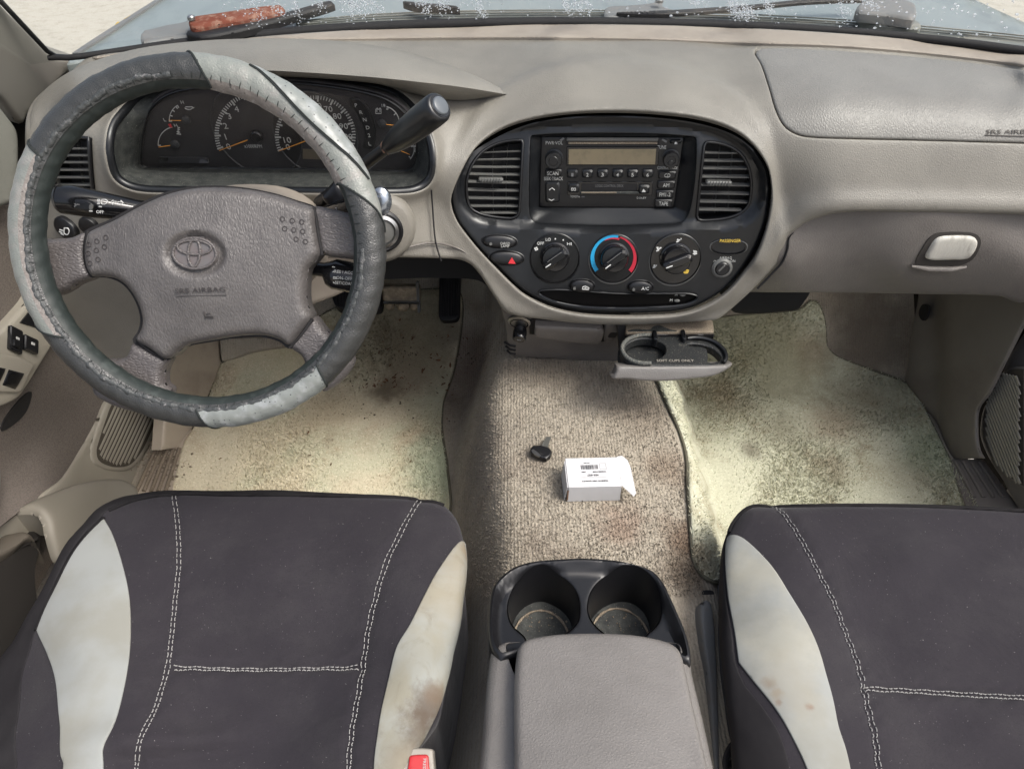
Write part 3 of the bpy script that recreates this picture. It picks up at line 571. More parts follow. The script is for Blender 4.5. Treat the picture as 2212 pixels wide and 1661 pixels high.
patch('pocket_liner', cr([(-160,1040),(0,1050),(80,1050),(150,1080),(150,1160),(120,1230),(90,1400),(-160,1400)], 12), Moved(armS, -.05), m_firewall, door, res=16, thick=.004)
patch('pocket_insert', cr([(-40,1112),(0,1110),(34,1106),(50,1116),(54,1136),(44,1164),(20,1182),(-40,1190)], 8), Moved(armS, -.03), m_recessd, door, res=10, rnd=(14, .02), thick=.05)

pil = Plane.three((-.70, 1.13, .745), (-.68, 1.04, .85), (-.72, .985, .745))
pil = Plane(pil.p, pil.n if pil.n @ (CAM - pil.p) > 0 else -pil.n)
t = thing('pillar_trim', 'pale taupe windscreen pillar trim left of the windscreen', 'pillar', tuple(pil.at(60, 200)))
patch('trim', cr([(-60,-60),(-60,-60),(-30,-60),(0,3),(60,66),(102,111),(120,123),(150,128),(175,126),(172,146),(140,168),(118,190),(92,215),(66,245),(52,272),(40,262),(0,212),(-60,175)], 8), pil, m_pillar, t, res=12, rnd=(10, .008), thick=.05)
fb_ = Fr(Plane((0, 1, .4), (0, -1, 0)), CX, CY); fb_.x = np.array([1., 0, 0]); fb_.y = np.array([0, 0, 1.]); fb_.z = np.array([0, -1., 0])
fb_.o = np.array([-.83, .45, .26]); box('door_shell', fb_, (0, 0, 0), (.02, .62, 1.25), m_doorcloth, door)
# ------------------------------------------------------------ passenger side
kickR = Plane((.88, 1, .2), (-1, -.05, .05))
t = thing('kick_panel', 'kick panel with shade in its colour, right of the passenger mat', 'kick panel', tuple(kickR.at(2040, 800)))
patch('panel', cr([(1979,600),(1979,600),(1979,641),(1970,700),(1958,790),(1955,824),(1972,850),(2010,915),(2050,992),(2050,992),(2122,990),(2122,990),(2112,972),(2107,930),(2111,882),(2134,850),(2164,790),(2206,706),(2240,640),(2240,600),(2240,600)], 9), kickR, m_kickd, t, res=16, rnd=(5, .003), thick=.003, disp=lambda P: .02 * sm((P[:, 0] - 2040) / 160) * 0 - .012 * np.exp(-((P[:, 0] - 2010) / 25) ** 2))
patch('clip_hole', cr([(1993,662),(2000,657),(2010,662),(2008,678),(2000,693),(1993,690),(1988,678)], 4), kickR, m_dark, t, res=5, lift=.004, thick=.004)
sillR = Plane((.87, .9, .055), (-.12, 0, 1))
t = thing('sill_plate', 'dark ribbed sill plate at the passenger door', 'sill plate', tuple(sillR.at(2100, 1020)))
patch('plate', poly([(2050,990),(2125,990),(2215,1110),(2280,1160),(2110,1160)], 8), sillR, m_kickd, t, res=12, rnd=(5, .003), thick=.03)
for i in range(4):
    a = sillR.at(2064 + i * 17, 998); b = sillR.at(2104 + i * 21, 1075); tube('rib', [a, b], .004, m_kickd, t, 8)
doorR = Plane((.93, .9, .2), (-1, -.03, .08))
door2 = thing('door_lining', 'dark lower corner of the passenger door with ribbed speaker', 'car door', tuple(doorR.at(2180, 950)))
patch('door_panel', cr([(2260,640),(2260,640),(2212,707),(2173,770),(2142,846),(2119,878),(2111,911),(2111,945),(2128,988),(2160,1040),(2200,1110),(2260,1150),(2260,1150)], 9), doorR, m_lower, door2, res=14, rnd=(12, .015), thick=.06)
g2 = cr([(2225,798),(2198,799),(2170,821),(2153,858),(2146,895),(2148,937),(2162,979),(2187,1022),(2225,1050),(2225,1050),(2225,798)], 7)
patch('speaker_surround', g2 + (np.array([2225, 920]) - g2) * -.05, doorR, m_lower, door2, res=12, lift=.012, rnd=(6, .005), thick=.02)
patch('speaker_grille', g2, doorR, m_recessd, door2, res=12, lift=.0125, thick=.004)
for i in range(26):
    L = np.array([(2120 + i * 7 - 60 + k * 4.2, 780 + k * 10.5 + i * 1.5) for k in range(32)]); L = L[inside(L, g2)]
    if len(L) > 1: bars(doorR, [L], 3.4, .0175, .002).build('slat', m_door, door2)

fb_.o = np.array([1.02, .45, .26]); box('door_shell', fb_, (0, 0, 0), (.02, .62, 1.25), m_kickd, door2)
# ------------------------------------------------------------ windscreen, cowl, bonnet, wipers, ground
base_px = cr([(60,143),(110,124),(150,124),(200,118),(300,104),(400,91),(600,72),(800,58.5),(1000,51),(1200,48),(1400,50),(1600,56),(1800,67),(2000,84),(2212,110),(2330,128)], 22, False)
ZB = .757
base3 = np.array([pix(q[0], q[1], z=ZB) for q in base_px])
ypoly = np.polyfit(base3[:, 0], base3[:, 1], 6); Yb = lambda x: np.polyval(ypoly, x)
glassS = Implicit(lambda p: p[:, 1] + 1.35 * (p[:, 2] - ZB) - Yb(np.clip(p[:, 0], -.78, .95)), .5, 2.2, 90)
ws = thing('windscreen', 'rain spotted windscreen above the dashboard', 'windscreen', (0.1, 1.25, ZB))
xs = np.linspace(-.705, .93, 40); rows = [np.stack([xs, Yb(xs) - 1.35 * (h - .0), np.full(40, ZB + h)], 1) for h in (-.004, .1, .2, .3, .4)]
loft('glass_pane', rows, m_glass, ws)
tube('rubber_seal', base3[2:] + [0, -.006, .001], np.interp(base_px[2:, 0], [100, 420, 700, 1500, 2250], [.0048, .0075, .0108, .0100, .0078]), m_dark, ws, 8, flat=.8)
tube('rubber_seal', [pix(-60, -50, y=1.0), pix(0, 2, y=1.03), pix(60, 66, y=1.06), pix(102, 111, y=1.09), pix(121, 122, y=1.1), pix(150, 124, y=1.115)], .0035, m_black, ws, 8)
mb = MB(); drops = []
clus = [(545,5,11,26,90),(600,18,7,14,35),(640,20,6,16,35),(690,10,5,14,25),(762,12,17,16,170),(806,8,8,11,55),(915,10,9,11,50),(958,12,9,11,60),(1035,14,7,16,70),(1225,12,6,14,50),(1248,14,6,14,45),(1268,14,5,12,35),(1585,18,7,18,80),(1612,22,10,16,130),(1660,16,7,14,60),(1500,2,14,6,50),(1820,20,9,16,45),(1880,10,12,10,40)]
for cx_, cy_, sx_, sy_, n_ in clus:
    for _ in range(int(n_ * 1.9)): dy = random.gauss(0, sy_); drops.append((cx_ + random.gauss(0, sx_) + dy * .35, cy_ + dy, random.uniform(.8, 1.7)))
for _ in range(480): drops.append((random.uniform(480, 2200), random.uniform(-30, 92), random.uniform(.9, 2.1)))
for _ in range(60): drops.append((random.uniform(1250, 2200), random.uniform(-10, 100), random.uniform(2, 3.2)))
for _ in range(30): drops.append((random.uniform(380, 480), random.uniform(-20, 5), random.uniform(1, 2.0)))
drops = [d for d in drops if d[1] < np.interp(d[0], base_px[:, 0], base_px[:, 1]) - 9]
P = np.array([(d[0], d[1]) for d in drops]); B = glassS.many(P); Nn = np.tile(np.array([0, .595, .80]) , (len(P), 1))
ico = bmesh.new(); bmesh.ops.create_icosphere(ico, subdivisions=1, radius=1); iv = np.array([v.co[:] for v in ico.verts]); if_ = [[v.index for v in f.verts] for f in ico.faces]; ico.free()
for b, d in zip(B, drops): mb.add(b + iv * np.array([1.3, .8, .8]) * d[2] * .00072, if_)
tag(mb.build('water_droplets', m_drop, ws), kind='stuff')

hz = lambda x, y: .735 + .012 * (1 - (x - .11) ** 2 / .6) - .03 * np.maximum(0, y - 1.5) - .05 * np.maximum(0, y - 2.2) ** 2
hoodS = Implicit(lambda p: hz(p[:, 0], p[:, 1]) - p[:, 2], .6, 4.5, 120)
bon = thing('car_bonnet', 'wet silver blue bonnet beyond the windscreen', 'bonnet', (0.1, 1.9, .70))
patch('panel', np.array([q for q in cr([(140,133),(166,116),(255,58),(346,0),(500,-98),(640,-188),(640,-188),(1750,-188),(1750,-188),(1950,-78),(2114,0),(2212,45),(2330,98),(2330,150),(2330,150),(2000,92),(1600,62),(1200,54),(800,66),(400,98),(200,124)], 16)]), hoodS, m_hood, bon, res=30, rnd=(5, .006), thick=.10, down=(0, 0, -1), disp=lambda P: .008 * np.exp(-((P[:, 0] - P[:, 1] * -1.5 - 395) / 22) ** 2) + .008 * np.exp(-((P[:, 0] - P[:, 1] * 2.0 - 2070) / 22) ** 2))
patch('seam_moulding', np.array(cr([(158,121),(340,3),(500,-100),(506,-99),(352,2),(172,120)], 16)), hoodS, m_wiper, bon, res=20, lift=.004, thick=.006)
cowlS = Implicit(lambda p: .752 - p[:, 2], .6, 3, 100)
cw = thing('windscreen_cowl', 'grey cowl strip streaked with painted reflections between the bonnet and the windscreen', 'cowl panel', tuple(cowlS.at(1200, 30)))
patch('panel', cr([(560,66),(580,54),(650,44),(800,31),(1000,24),(1250,23),(1500,29),(1700,38),(1900,52),(2100,68),(2330,98),(2330,116),(2000,73),(1600,46),(1200,39),(800,49),(620,63)], 12), cowlS, m_cowl, cw, res=12, rnd=(4, .003), thick=.03)
for dy in (0, 5, 10):
    L = cr([(640,56-dy*.6),(800,45-dy),(1000,37.5-dy),(1250,35.5-dy),(1500,40-dy),(1800,55-dy),(2100,80-dy),(2330,104-dy)], 30, False); tube('rib', cowlS.many(L) + [0, 0, .002], .0012, m_cowl, cw, 6)
def flatS(z): return Plane((0, 0, z), (0, 0, 1))
wp = thing('windscreen_wiper', 'wiper with rusty red arm at the left end of the windscreen', 'wiper', tuple(flatS(.77).at(400, 60)), 'windscreen wipers')
patch('arm_root', cr([(303,74),(306,66),(330,60),(362,52),(402,44),(406,36),(412,48),(452,62),(430,72),(370,80),(310,90),(303,86)], 6), flatS(.765), m_wiper, wp, res=8, rnd=(4, .004), thick=.02)
patch('rusty_arm', cr([(406,38),(412,34),(480,24),(560,12),(609,8),(614,14),(606,20),(540,34),(470,46),(420,55),(408,52)], 6), flatS(.785), m_rust, wp, res=8, rnd=(5, .006), thick=.02)
patch('blade', cr([(400,66),(480,54),(560,38),(640,18),(716,-2),(722,4),(650,26),(560,52),(500,66),(430,76)], 8), flatS(.775), m_rubber, wp, res=10, rnd=(4, .005), thick=.009)
lathe('pivot_nut', Fr(flatS(.787), 414, 43), [(.006, 0), (.006, .004), (.004, .006)], m_steel, wp, 12)
patch('blade_tip', cr([(870,2),(900,4),(985,12),(993,16),(960,14),(900,11)], 6), flatS(.775), m_rubber, wp, res=8, rnd=(2, .002), thick=.01)
wp = thing('windscreen_wiper', 'dark weathered wiper left of the grey box on the cowl', 'wiper', tuple(flatS(.77).at(1400, 25)), 'windscreen wipers')
patch('arm_root', cr([(1306,34),(1307,18),(1320,12),(1360,10),(1412,4),(1418,-4),(1432,-4),(1432,12),(1460,22),(1430,31),(1350,33)], 6), flatS(.767), m_wiper, wp, res=8, rnd=(4, .004), thick=.02)
patch('blade', cr([(1332,26),(1450,21),(1563,14),(1640,8),(1725,-1),(1800,-4),(1866,-6),(1866,-1),(1800,1),(1728,5),(1640,14),(1563,21),(1430,29)], 8), flatS(.772), m_rubber, wp, res=10, rnd=(2, .002), thick=.004)
lathe('pivot_nut', Fr(flatS(.775), 1424, 6), [(.007, 0), (.007, .004), (.004, .006)], m_steel, wp, 12)
bxs = flatS(.782)
vb = thing('cowl_vent_box', 'grey rounded box standing on the right end of the cowl', 'vent box', tuple(flatS(.76).at(1910, 35)))
patch('housing', cr([(1850,17),(1862,2),(1880,-6),(1950,-4),(1975,4),(1981,16),(1981,30),(1975,36),(1920,28),(1858,22)], 6), bxs, m_wiper, vb, res=8, rnd=(6, .006), thick=.012)
patch('skirt', cr([(1856,26),(1860,24),(1920,34),(1978,42),(1992,54),(1985,60),(1920,54),(1860,42)], 6), flatS(.765), m_cowl, vb, res=8, rnd=(4, .004), thick=.012)
gs = 60; V = [(-gs, -gs, -.62), (gs, -gs, -.62), (gs, gs, -.62), (-gs, gs, -.62)]
tag(mesh('ground', V, [(0, 1, 2, 3)], m_ground, None, False), 'cracked pale concrete beyond the bonnet', kind='structure')
for k, (px, py) in enumerate([(283, 42), (263, 55)]):
    fr = Fr(flatS(-.612), px, py, 0, 30 * k); V = fr.w([(-.06,0,0),(-.02,.045,.015),(.06,.03,.005),(.09,0,.02),(.04,-.04,.0),(-.03,-.035,.012)])
    tag(mesh('fallen_leaf', V, [(0,5,1),(5,4,1),(1,4,2),(4,3,2)], m_yleaf, None, False), ['yellow fallen leaf on the concrete, touching the bonnet edge in view', 'yellow fallen leaf on the concrete, the one nearer the pillar'][k], 'leaf', 'fallen leaves')
# ------------------------------------------------------------ dashboard skin
DC = [(-100,150,'z',.75),(110,130,'z',.75),(400,100,'z',.752),(800,66,'z',.755),(1200,52,'z',.755),(1600,60,'z',.755),(2000,88,'z',.752),(2212,112,'z',.75),(2400,145,'z',.745),
 (300,120,'z',.757),(700,92,'z',.760),(1200,88,'z',.760),(1640,100,'z',.758),(2212,152,'z',.755),
 (1200,150,'z',.750),(1450,170,'z',.748),(1320,246,'z',.718),(1000,300,'y',.975),(1620,280,'y',.955),(800,150,'z',.75),(600,140,'z',.75),
 (945,440,'y',.935),(1690,420,'y',.925),(1000,520,'y',.925),(1660,560,'y',.905),(1320,400,'y',.957),(1320,560,'y',.92),(1320,690,'y',.895),(1100,650,'y',.902),(1550,690,'y',.89),
 (1740,440,'y',.908),
 (60,300,'y',.95),(150,350,'y',.92),(220,300,'y',.915),(160,230,'y',.97),(60,430,'y',.94),(940,350,'y',.935),(600,425,'y',.895),(300,430,'y',.90),(850,500,'y',.885),(600,560,'y',.89),(930,560,'y',.895),(150,500,'y',.905),(180,700,'y',.92),(330,720,'y',.92)]
for x_ in (1800, 1900, 2000, 2100, 2200, 2300, 2400):
    o_ = (x_ - 1950) * .045
    DC += [(x_, p_ + o_, 'y', y_) for p_, y_ in ((165, 1.040), (205, .988), (245, .957), (280, .941), (315, .929), (360, .917), (405, .906), (450, .898))]
dashS = Rbf(DC)
dash = thing('dashboard', 'grey tan moulded dashboard running across the cab under the windscreen', 'dashboard', tuple(dashS.at(1250, 660)))
cluster_o = cr([(236,330),(238,290),(250,262),(290,222),(350,196),(450,176),(560,168),(680,172),(790,186),(860,208),(905,250),(930,305),(936,350),(930,382),(912,402),(880,413),(800,415),(500,413),(330,411),(280,402),(250,380)], 8)
fascia_o = cr([(972,415),(975,450),(986,478),(1002,501),(1035,540),(1071,577),(1123,626),(1160,648),(1199,663),(1255,674),(1320,678),(1400,678),(1460,674),(1507,662),(1559,633),(1600,590),(1635,536),(1656,480),(1664,430),(1664,390),(1655,355),(1625,315),(1580,285),(1510,263),(1420,251),(1320,247),(1230,250),(1150,262),(1085,283),(1030,318),(995,360)], 8)
airbag_o = cr([(1630,114),(1632,106),(1642,102),(1682,100),(1760,103),(1827,107),(1930,115),(2035,125),(2130,136),(2212,149),(2300,165),(2340,180),(2340,315),(2300,313),(2212,310),(2000,304),(1827,300),(1741,296),(1713,287),(1692,270),(1675,235),(1661,187),(1644,138)], 8)
airbag_h = airbag_o + 0; _c = np.array([2000, 205.]); 
skin_o = cr([(49,318),(51,255),(63,222),(87,195),(120,171),(150,150),(177,126),(200,116),(300,103),(400,91),(600,71),(800,58),(1000,50),(1200,47),(1400,49),(1600,55),(1800,66),(2000,83),(2212,109),(2400,140),(2400,140),(2400,470),(2400,470),(2212,464),(1900,458),(1850,458),(1800,463),(1745,481),(1720,497),(1702,511),(1699,530),(1687,563),(1666,587),(1614,640),(1559,688),(1541,695),(1407,701),(1268,701),(1164,690),(1095,677),(1071,646),(1040,598),(1020,574),(998,563),(960,560),(840,560),(700,566),(500,640),(352,700),(345,790),(300,800),(150,790),(115,640),(90,520),(55,440)], 9)
arcL = cr([(1105,180),(1250,132),(1400,138),(1540,178),(1600,213),(1640,262),(1662,320),(1672,400),(1690,470),(1690,520),(1600,640),(1400,700),(1200,690),(1090,670),(1000,560),(940,470),(950,380),(1000,290),(1040,230)], 14)
r1 = relief(arcL, .007, 26)
rim_ = lambda P: .009 * np.exp(-(dist(P, cluster_o) / 16) ** 2) + .006 * np.exp(-(dist(P, fascia_o) / 14) ** 2)
crease = line_relief(cr([(200,131),(350,106),(500,96),(700,90.5),(900,87.5),(1000,86.5),(1200,86.5),(1400,90),(1640,99),(1800,104),(2000,120),(2212,146),(2400,180)], 14, False), -.0035, 4)
lip = relief(cr([(1095,683),(1164,697),(1268,708),(1407,709),(1500,700),(1560,675),(1615,625),(1660,570),(1690,500),(1690,440),(1664,430),(1656,480),(1635,536),(1600,590),(1559,633),(1507,664),(1400,683),(1320,684),(1199,670),(1123,634),(1060,575),(1000,520),(960,560),(1040,600)], 9), .006, 10)
shelf = line_relief(cr([(1640,560),(1720,470),(1760,448),(1830,440),(1950,440),(2212,446),(2400,450)], 20, False), .008, 22)
vl = cr([(118,300),(196,300),(196,300),(199,360),(204,418),(204,418),(120,418),(120,418)], 7)
body = patch('dash_body', skin_o, dashS, m_dash, dash, holes=[cluster_o, fascia_o, airbag_o, vl], hthick=.006, res=11, rnd=(9, .007), hrnd=(5, .003), thick=.03, disp=lambda P: r1(P) + rim_(P) + crease(P) + shelf(P))
core = patch('inner_core', cr([(960,470),(1000,360),(1100,240),(1300,210),(1560,220),(1600,90),(2400,130),(2400,360),(1700,340),(1690,460),(1560,650),(1300,690),(1100,640)], 20), Moved(dashS, -.05), m_dark, dash, res=40, thick=.004)
ab = patch('airbag_cover', airbag_o + (np.array([2000, 205.]) - airbag_o) * np.array([.006, .014]), dashS, m_dashpad, dash, res=11, rnd=(5, .003), thick=.012, lift=-.0005,
  disp=line_relief(cr([(1745,174),(1900,182),(2060,191),(2160,197),(2212,200)], 10, False), -.0016, 3.2))
text('lettering', Moved(dashS, .0), 'SRS AIRBAG', 2188, 286, 9, m_etch, ab, off=.0006, wpx=116, ext=.0002)
b_ = bars(dashS, [[(2128, 292.5), (2250, 296)]], 1.6, 0.0006); b_.build('lettering_rule', m_etch, ab)
# trim strip along the windscreen
stripS = Moved(dashS, .002)
patch('defroster_strip', cr([(200,126),(300,112),(400,99.5),(600,80),(800,66.5),(1000,59),(1200,56),(1400,58),(1600,64),(1800,75),(2000,92),(2212,118),(2400,149),(2400,149),(2400,176),(2400,176),(2212,143),(2000,117),(1800,101),(1640,96),(1400,87),(1200,83.5),(1000,83.5),(900,84.5),(700,87.5),(500,93),(350,103),(210,128)], 10), stripS, m_trim, dash, res=11, lift=.001, rnd=(4, .002), thick=.006)
# instrument brow: crescent hood over the gauges
def rowpts(px, kinds):
    c = cr(px, 1, False); tt = np.linspace(0, len(c) - 1, 56); i = tt.astype(int); c = c[i]; return c
bk = rowpts([(62,262),(75,222),(110,186),(160,158),(220,136),(300,116),(400,103),(520,96.5),(700,95),(850,110),(960,140),(1050,176),(1108,206)], 0)
f0 = rowpts([(64,300),(80,262),(120,222),(175,193),(235,176),(310,163),(420,155),(540,152),(660,157),(800,167),(900,177),(1000,189),(1110,207)], 0)
f1 = rowpts([(80,330),(112,290),(150,262),(200,238),(262,220),(340,194),(450,174),(560,165),(680,169),(795,183),(880,206),(985,222),(1108,209)], 0)
S3 = dashS.many(bk); tx = np.linspace(0, 1, 56); bump = np.sin(np.clip(tx * 1.02, 0, 1) * math.pi) ** .6
prof = []
zed = np.interp(tx, [0, .12, .3, .5, .75, .9, 1], [.70, .765, .787, .797, .785, .757, .738]); A0 = dashS.many(f0)
front = np.array([pix(q[0], q[1], z=z) if z > .1 else dashS.at(*q) for q, z in zip(f0, zed)])
w_ = sm((tx - .72) / .28)[:, None]; front = front * (1 - w_) + np.array([np.array(pix(q[0], q[1], y=yy)) for q, yy in zip(f0, np.interp(tx, [.72, 1], [.935, dashS.at(1110, 207)[1]]))]) * w_
w0 = sm((.16 - tx) / .16)[:, None]; front = front * (1 - w0) + dashS.many(f0) * w0
back_in = dashS.many(f1) + dashS.normals(f1) * .004
rows = [S3 - dashS.normals(bk) * .004]
for k in (.12, .3, .5, .7, .86, .95, 1.0):
    q = S3 * (1 - k) + front * k; q = q + np.array([0, 0, 1.0]) * (.020 * math.sin(k * math.pi) ** .8 * bump)[:, None]; rows.append(q)
n_ = (back_in - front); rows.append(front + n_ * .06 + np.array([0, 0, -.004]) * bump[:, None]); rows.append(front + n_ * .35 + np.array([0, 0, -.006]) * bump[:, None]); rows.append(back_in)
loft('instrument_brow', rows, m_dash, dash, angle=70, flip=True)
# seam between cluster surround and centre section
tube('panel_gap', dashS.many(cr([(926,411),(928,440),(935,520),(947,563)], 9, False)) + dashS.normals([(935, 480)])[0] * .0085, .0013, m_dark, dash, 6)
tube('panel_gap', dashS.many(cr([(846,546),(870,536),(930,524),(985,536),(1020,560),(1040,590)], 9, False)) + dashS.normals([(935, 530)])[0] * .006, .0016, m_lower, dash, 6)
tube('panel_gap', dashS.many(cr([(1714,501),(1704,513),(1701,535),(1690,564),(1668,589),(1636,622)], 8, False)) + dashS.normals([(1690, 540)])[0] * .0030, np.concatenate([np.linspace(.0006, .0018, 5), np.full(200, .0018)])[:len(cr([(1714,501),(1704,513),(1701,535),(1690,564),(1668,589),(1636,622)], 8, False))], m_dark, dash, 6)  # dark tube draws in the shadow along the glove box crease
# glove box
gloveS = Rbf([(1700,511,'y',.905),(1850,460,'y',.912),(2212,466,'y',.912),(2350,470,'y',.912),(1690,570,'y',.90),(1950,560,'y',.895),(2212,560,'y',.895),(1630,635,'y',.94),(1950,640,'y',.945),(2350,645,'y',.945),(1950,600,'y',.905),(2212,600,'y',.905),(1740,480,'y',.912)])
gl_ = cr([(1590,620),(1640,560),(1690,470),(1760,440),(1900,438),(2400,446),(2400,446),(2400,640),(2400,640),(2260,640),(2235,648),(2205,660),(2185,655),(2160,645),(2000,641),(1850,638),(1700,637),(1620,636),(1600,634)], 9)
gb = patch('glove_box', gl_, gloveS, m_lower, dash, res=14, rnd=(9, .008), thick=.05)
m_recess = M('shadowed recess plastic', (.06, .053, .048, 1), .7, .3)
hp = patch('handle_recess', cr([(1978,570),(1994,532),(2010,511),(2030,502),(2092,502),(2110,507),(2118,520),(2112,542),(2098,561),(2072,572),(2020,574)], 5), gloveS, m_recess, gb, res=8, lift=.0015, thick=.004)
patch('handle', cr([(1998,556),(2010,526),(2022,513),(2040,508),(2092,508),(2106,514),(2110,524),(2102,544),(2088,557),(2060,559)], 6), gloveS, m_latch, gb, res=8, lift=.006, rnd=(7, .006), thick=.012)
tube('handle_lip', gloveS.many([(1966,571),(2000,577),(2050,578),(2085,573)]) + gloveS.normals([(2000,575)])[0] * .004, [.002, .005, .005, .002], m_lower, gb, 8)
# lower centre panel, ashtray, power socket
lowS = Rbf([(1075,690,'y',.935),(1335,690,'y',.925),(1100,770,'y',.985),(1335,785,'y',.985),(1200,730,'y',.945),(1560,690,'y',.935),(1500,790,'y',1.0)])
lp = patch('lower_console_panel', cr([(1068,640),(1090,672),(1330,690),(1360,690),(1370,800),(1345,800),(1320,790),(1220,779),(1130,774),(1102,772),(1095,760),(1090,700)], 9), lowS, m_lower, dash, res=14, rnd=(6, .006), thick=.05)
for i in range(3): tube('vent_slot', lowS.many([(1090 + i*3, 738 + i*9), (1102, 745 + i*8.5), (1114, 747 + i*8.5)]) + lowS.normals([(1100,745)])[0] * .001, .0022, m_dark, lp, 6)
patch('underside_panel', cr([(690,540),(840,553),(960,555),(1010,562),(1045,590),(1075,640),(1060,625),(1033,606),(960,601),(700,596)], 10), Plane((0, 1.06, .5), (0, -1, .15)), m_dark, dash, res=20, thick=.01)
at_ = thing('ashtray', 'closed tan ashtray drawer under the centre fascia', 'ashtray', tuple(lowS.at(1225, 712)))
patch('recess', cr([(1148,688),(1305,692),(1308,735),(1294,736),(1144,720),(1144,720)], 8), lowS, m_dark, at_, res=10, lift=.0015, thick=.003)
patch('drawer_front', cr([(1157,690),(1160,690),(1290,696),(1300,698),(1303,704),(1296,724),(1290,728),(1240,725),(1160,714),(1156,712)], 6), lowS, m_lower, at_, res=9, lift=.016, rnd=(5, .004), thick=.016)
patch('coin_slot', cr([(1308,695),(1334,698),(1332,712),(1318,732),(1304,730)], 6), lowS, m_lower, at_, res=9, lift=.008, rnd=(4, .003), thick=.01)
patch('slot_shadow', cr([(1318,710),(1332,711),(1328,720),(1312,719)], 5), lowS, m_dark, at_, res=6, lift=.0085, thick=.002)
ps = thing('power_socket', 'black cigarette lighter knob under the left of the fascia', 'power socket', tuple(lowS.at(1124, 700)))
f_ = Fr(lowS, 1122, 694); lathe('socket_ring', f_, [(.017, -.004), (.017, .004), (.0145, .006), (.0125, .004), (.012, -.004)], m_gloss, ps, 28)
lathe('ring_trim', Fr(lowS, 1122, 692, .002), [(.019, 0), (.019, .002), (.0165, .003)], m_steel, ps, 28)
f_ = Fr(lowS, 1125, 703, .012); lathe('lighter_knob', f_, [(.009, -.012), (.0115, .0), (.0115, .012), (.0105, .0145), (.008, .015)], m_gloss, ps, 28)
box('knob_mark', f_, (0, -.001, .0152), (.007, .005, .0006), m_grayprint, ps)
# heater unit under the glove box
hs = Plane((0, 1.12, .3), (0, -1, .2))
ht = thing('heater_unit', 'black heater housing under the glove box', 'heater unit', tuple(hs.at(1680, 655)))
patch('housing', cr([(1570,600),(1570,600),(1760,600),(1760,600),(1752,636),(1740,655),(1725,672),(1690,677),(1640,681),(1590,679),(1574,664)], 8), hs, m_dark, ht, res=14, rnd=(8, .01), thick=.08)
# left switch buttons
sb = Moved(dashS, .001)
def oval(name, px, py, rx, ry, m, parent, rot=0, h=.004, surf=sb, ring=None, p=2.2):
    fr = Fr(surf, px, py, 0, rot); a, b = rx * fr.s, ry * fr.sy
    if ring: lathe('bezel', fr, [(1.14, -.002), (1.14, .0012), (1.02, .0016)], ring, parent, 36, a, b, p) 
    V, Fs = lathe_geo(fr, [(1, -.004), (1, h * .55), (.93, h * .9), (.75, h), (.4, h * 1.1)], 36, a, b, p); return mesh(name, V, Fs, m, parent, True, 50)
o1 = oval('fog_lamp_switch', 146, 492, 22, 21, m_black, dash, -38, .006)
for dx_, L in enumerate([[(140,493),(146,496)],[(139,497),(145,500)],[(142,489),(148,492)]]): pass
bars(sb, [cr([(149,489),(156,490),(158,496),(154,502),(148,500),(149,489)], 2, False), [(139,493),(146,495)], [(138,497),(145,499)], [(141,501),(147,503)]], 1.6, .0072).build('fog_lamp_symbol', m_white, o1)
oval('blank_switch', 194, 486, 19, 17, m_black, dash, -35, .006)
# outer left air vent
def vent(label, outline, surf, ys, slope, fins, tab, depth=.03, fm=m_black):
    c = np.mean(outline, 0); v = thing('air_vent', label, 'air vent', tuple(surf.at(*c)), 'dashboard air vents')
    L = np.asarray(outline); Sd = Moved(surf, -depth)
    loft('duct_wall', [surf.many(L) , Sd.many(L)], m_black, v, True); patch('duct_back', L, Sd, m_dark, v, res=20, thick=.002)
    V3 = surf.many(L) + surf.normals(L) * .0005; tube('frame', V3, .0022, fm, v, 8, True)
    x0, x1 = L[:, 0].min(), L[:, 0].max()
    for fx in fins:
        q = np.array([(fx[0] + (fx[1] - fx[0]) * k, L[:, 1].min() + (np.ptp(L[:, 1])) * k) for k in np.linspace(0, 1, 80)]); q = q[inside(q, L)]
        if len(q) > 3: Q = Moved(surf, -.016).many(q[::8]); tube('fin', Q, .0045, m_slat, v, 4, flat=.16, up=(1, 0, 0))
    for y in ys:
        q = np.array([(x, y + slope * (x - c[0])) for x in np.linspace(x0, x1, 140)]); q = q[inside(q, L)]
        if len(q) < 6: continue
        A = surf.many(q[[0, len(q)//2, -1]]); nn = surf.normals(q[[0, len(q)//2, -1]])
        rw = []
        for dy, dz in ((.0008, -.001), (.0011, -.0005), (.0008, 0), (-.0007, 0), (-.0011, -.0006), (-.0008, -.001), (.0016, -.008), (.0022, -.008)): rw.append(A + nn * (dz - .002) + np.array([0, 0, 1.]) * dy)
        loft('slat', rw + [rw[0]], m_slat, v, angle=40)
    if tab:
        fr = Fr(surf, tab[0], tab[1], .001); tb = box('thumb_tab', fr, (0, 0, 0), (.036 * tab[2], .0055, .012), m_slat, v, .0015)
        for k in range(7): box('ridge', fr, ((k - 3) * .0042 * tab[2], 0, .0062), (.0014, .0058, .0016), m_slat, tb, .0003)
    return v
vent('air vent at the far left of the dashboard, seen through the steering wheel', vl, Moved(dashS, .003), [322,337,352,368.5,384.5,401], .0, [(150,166)], None)
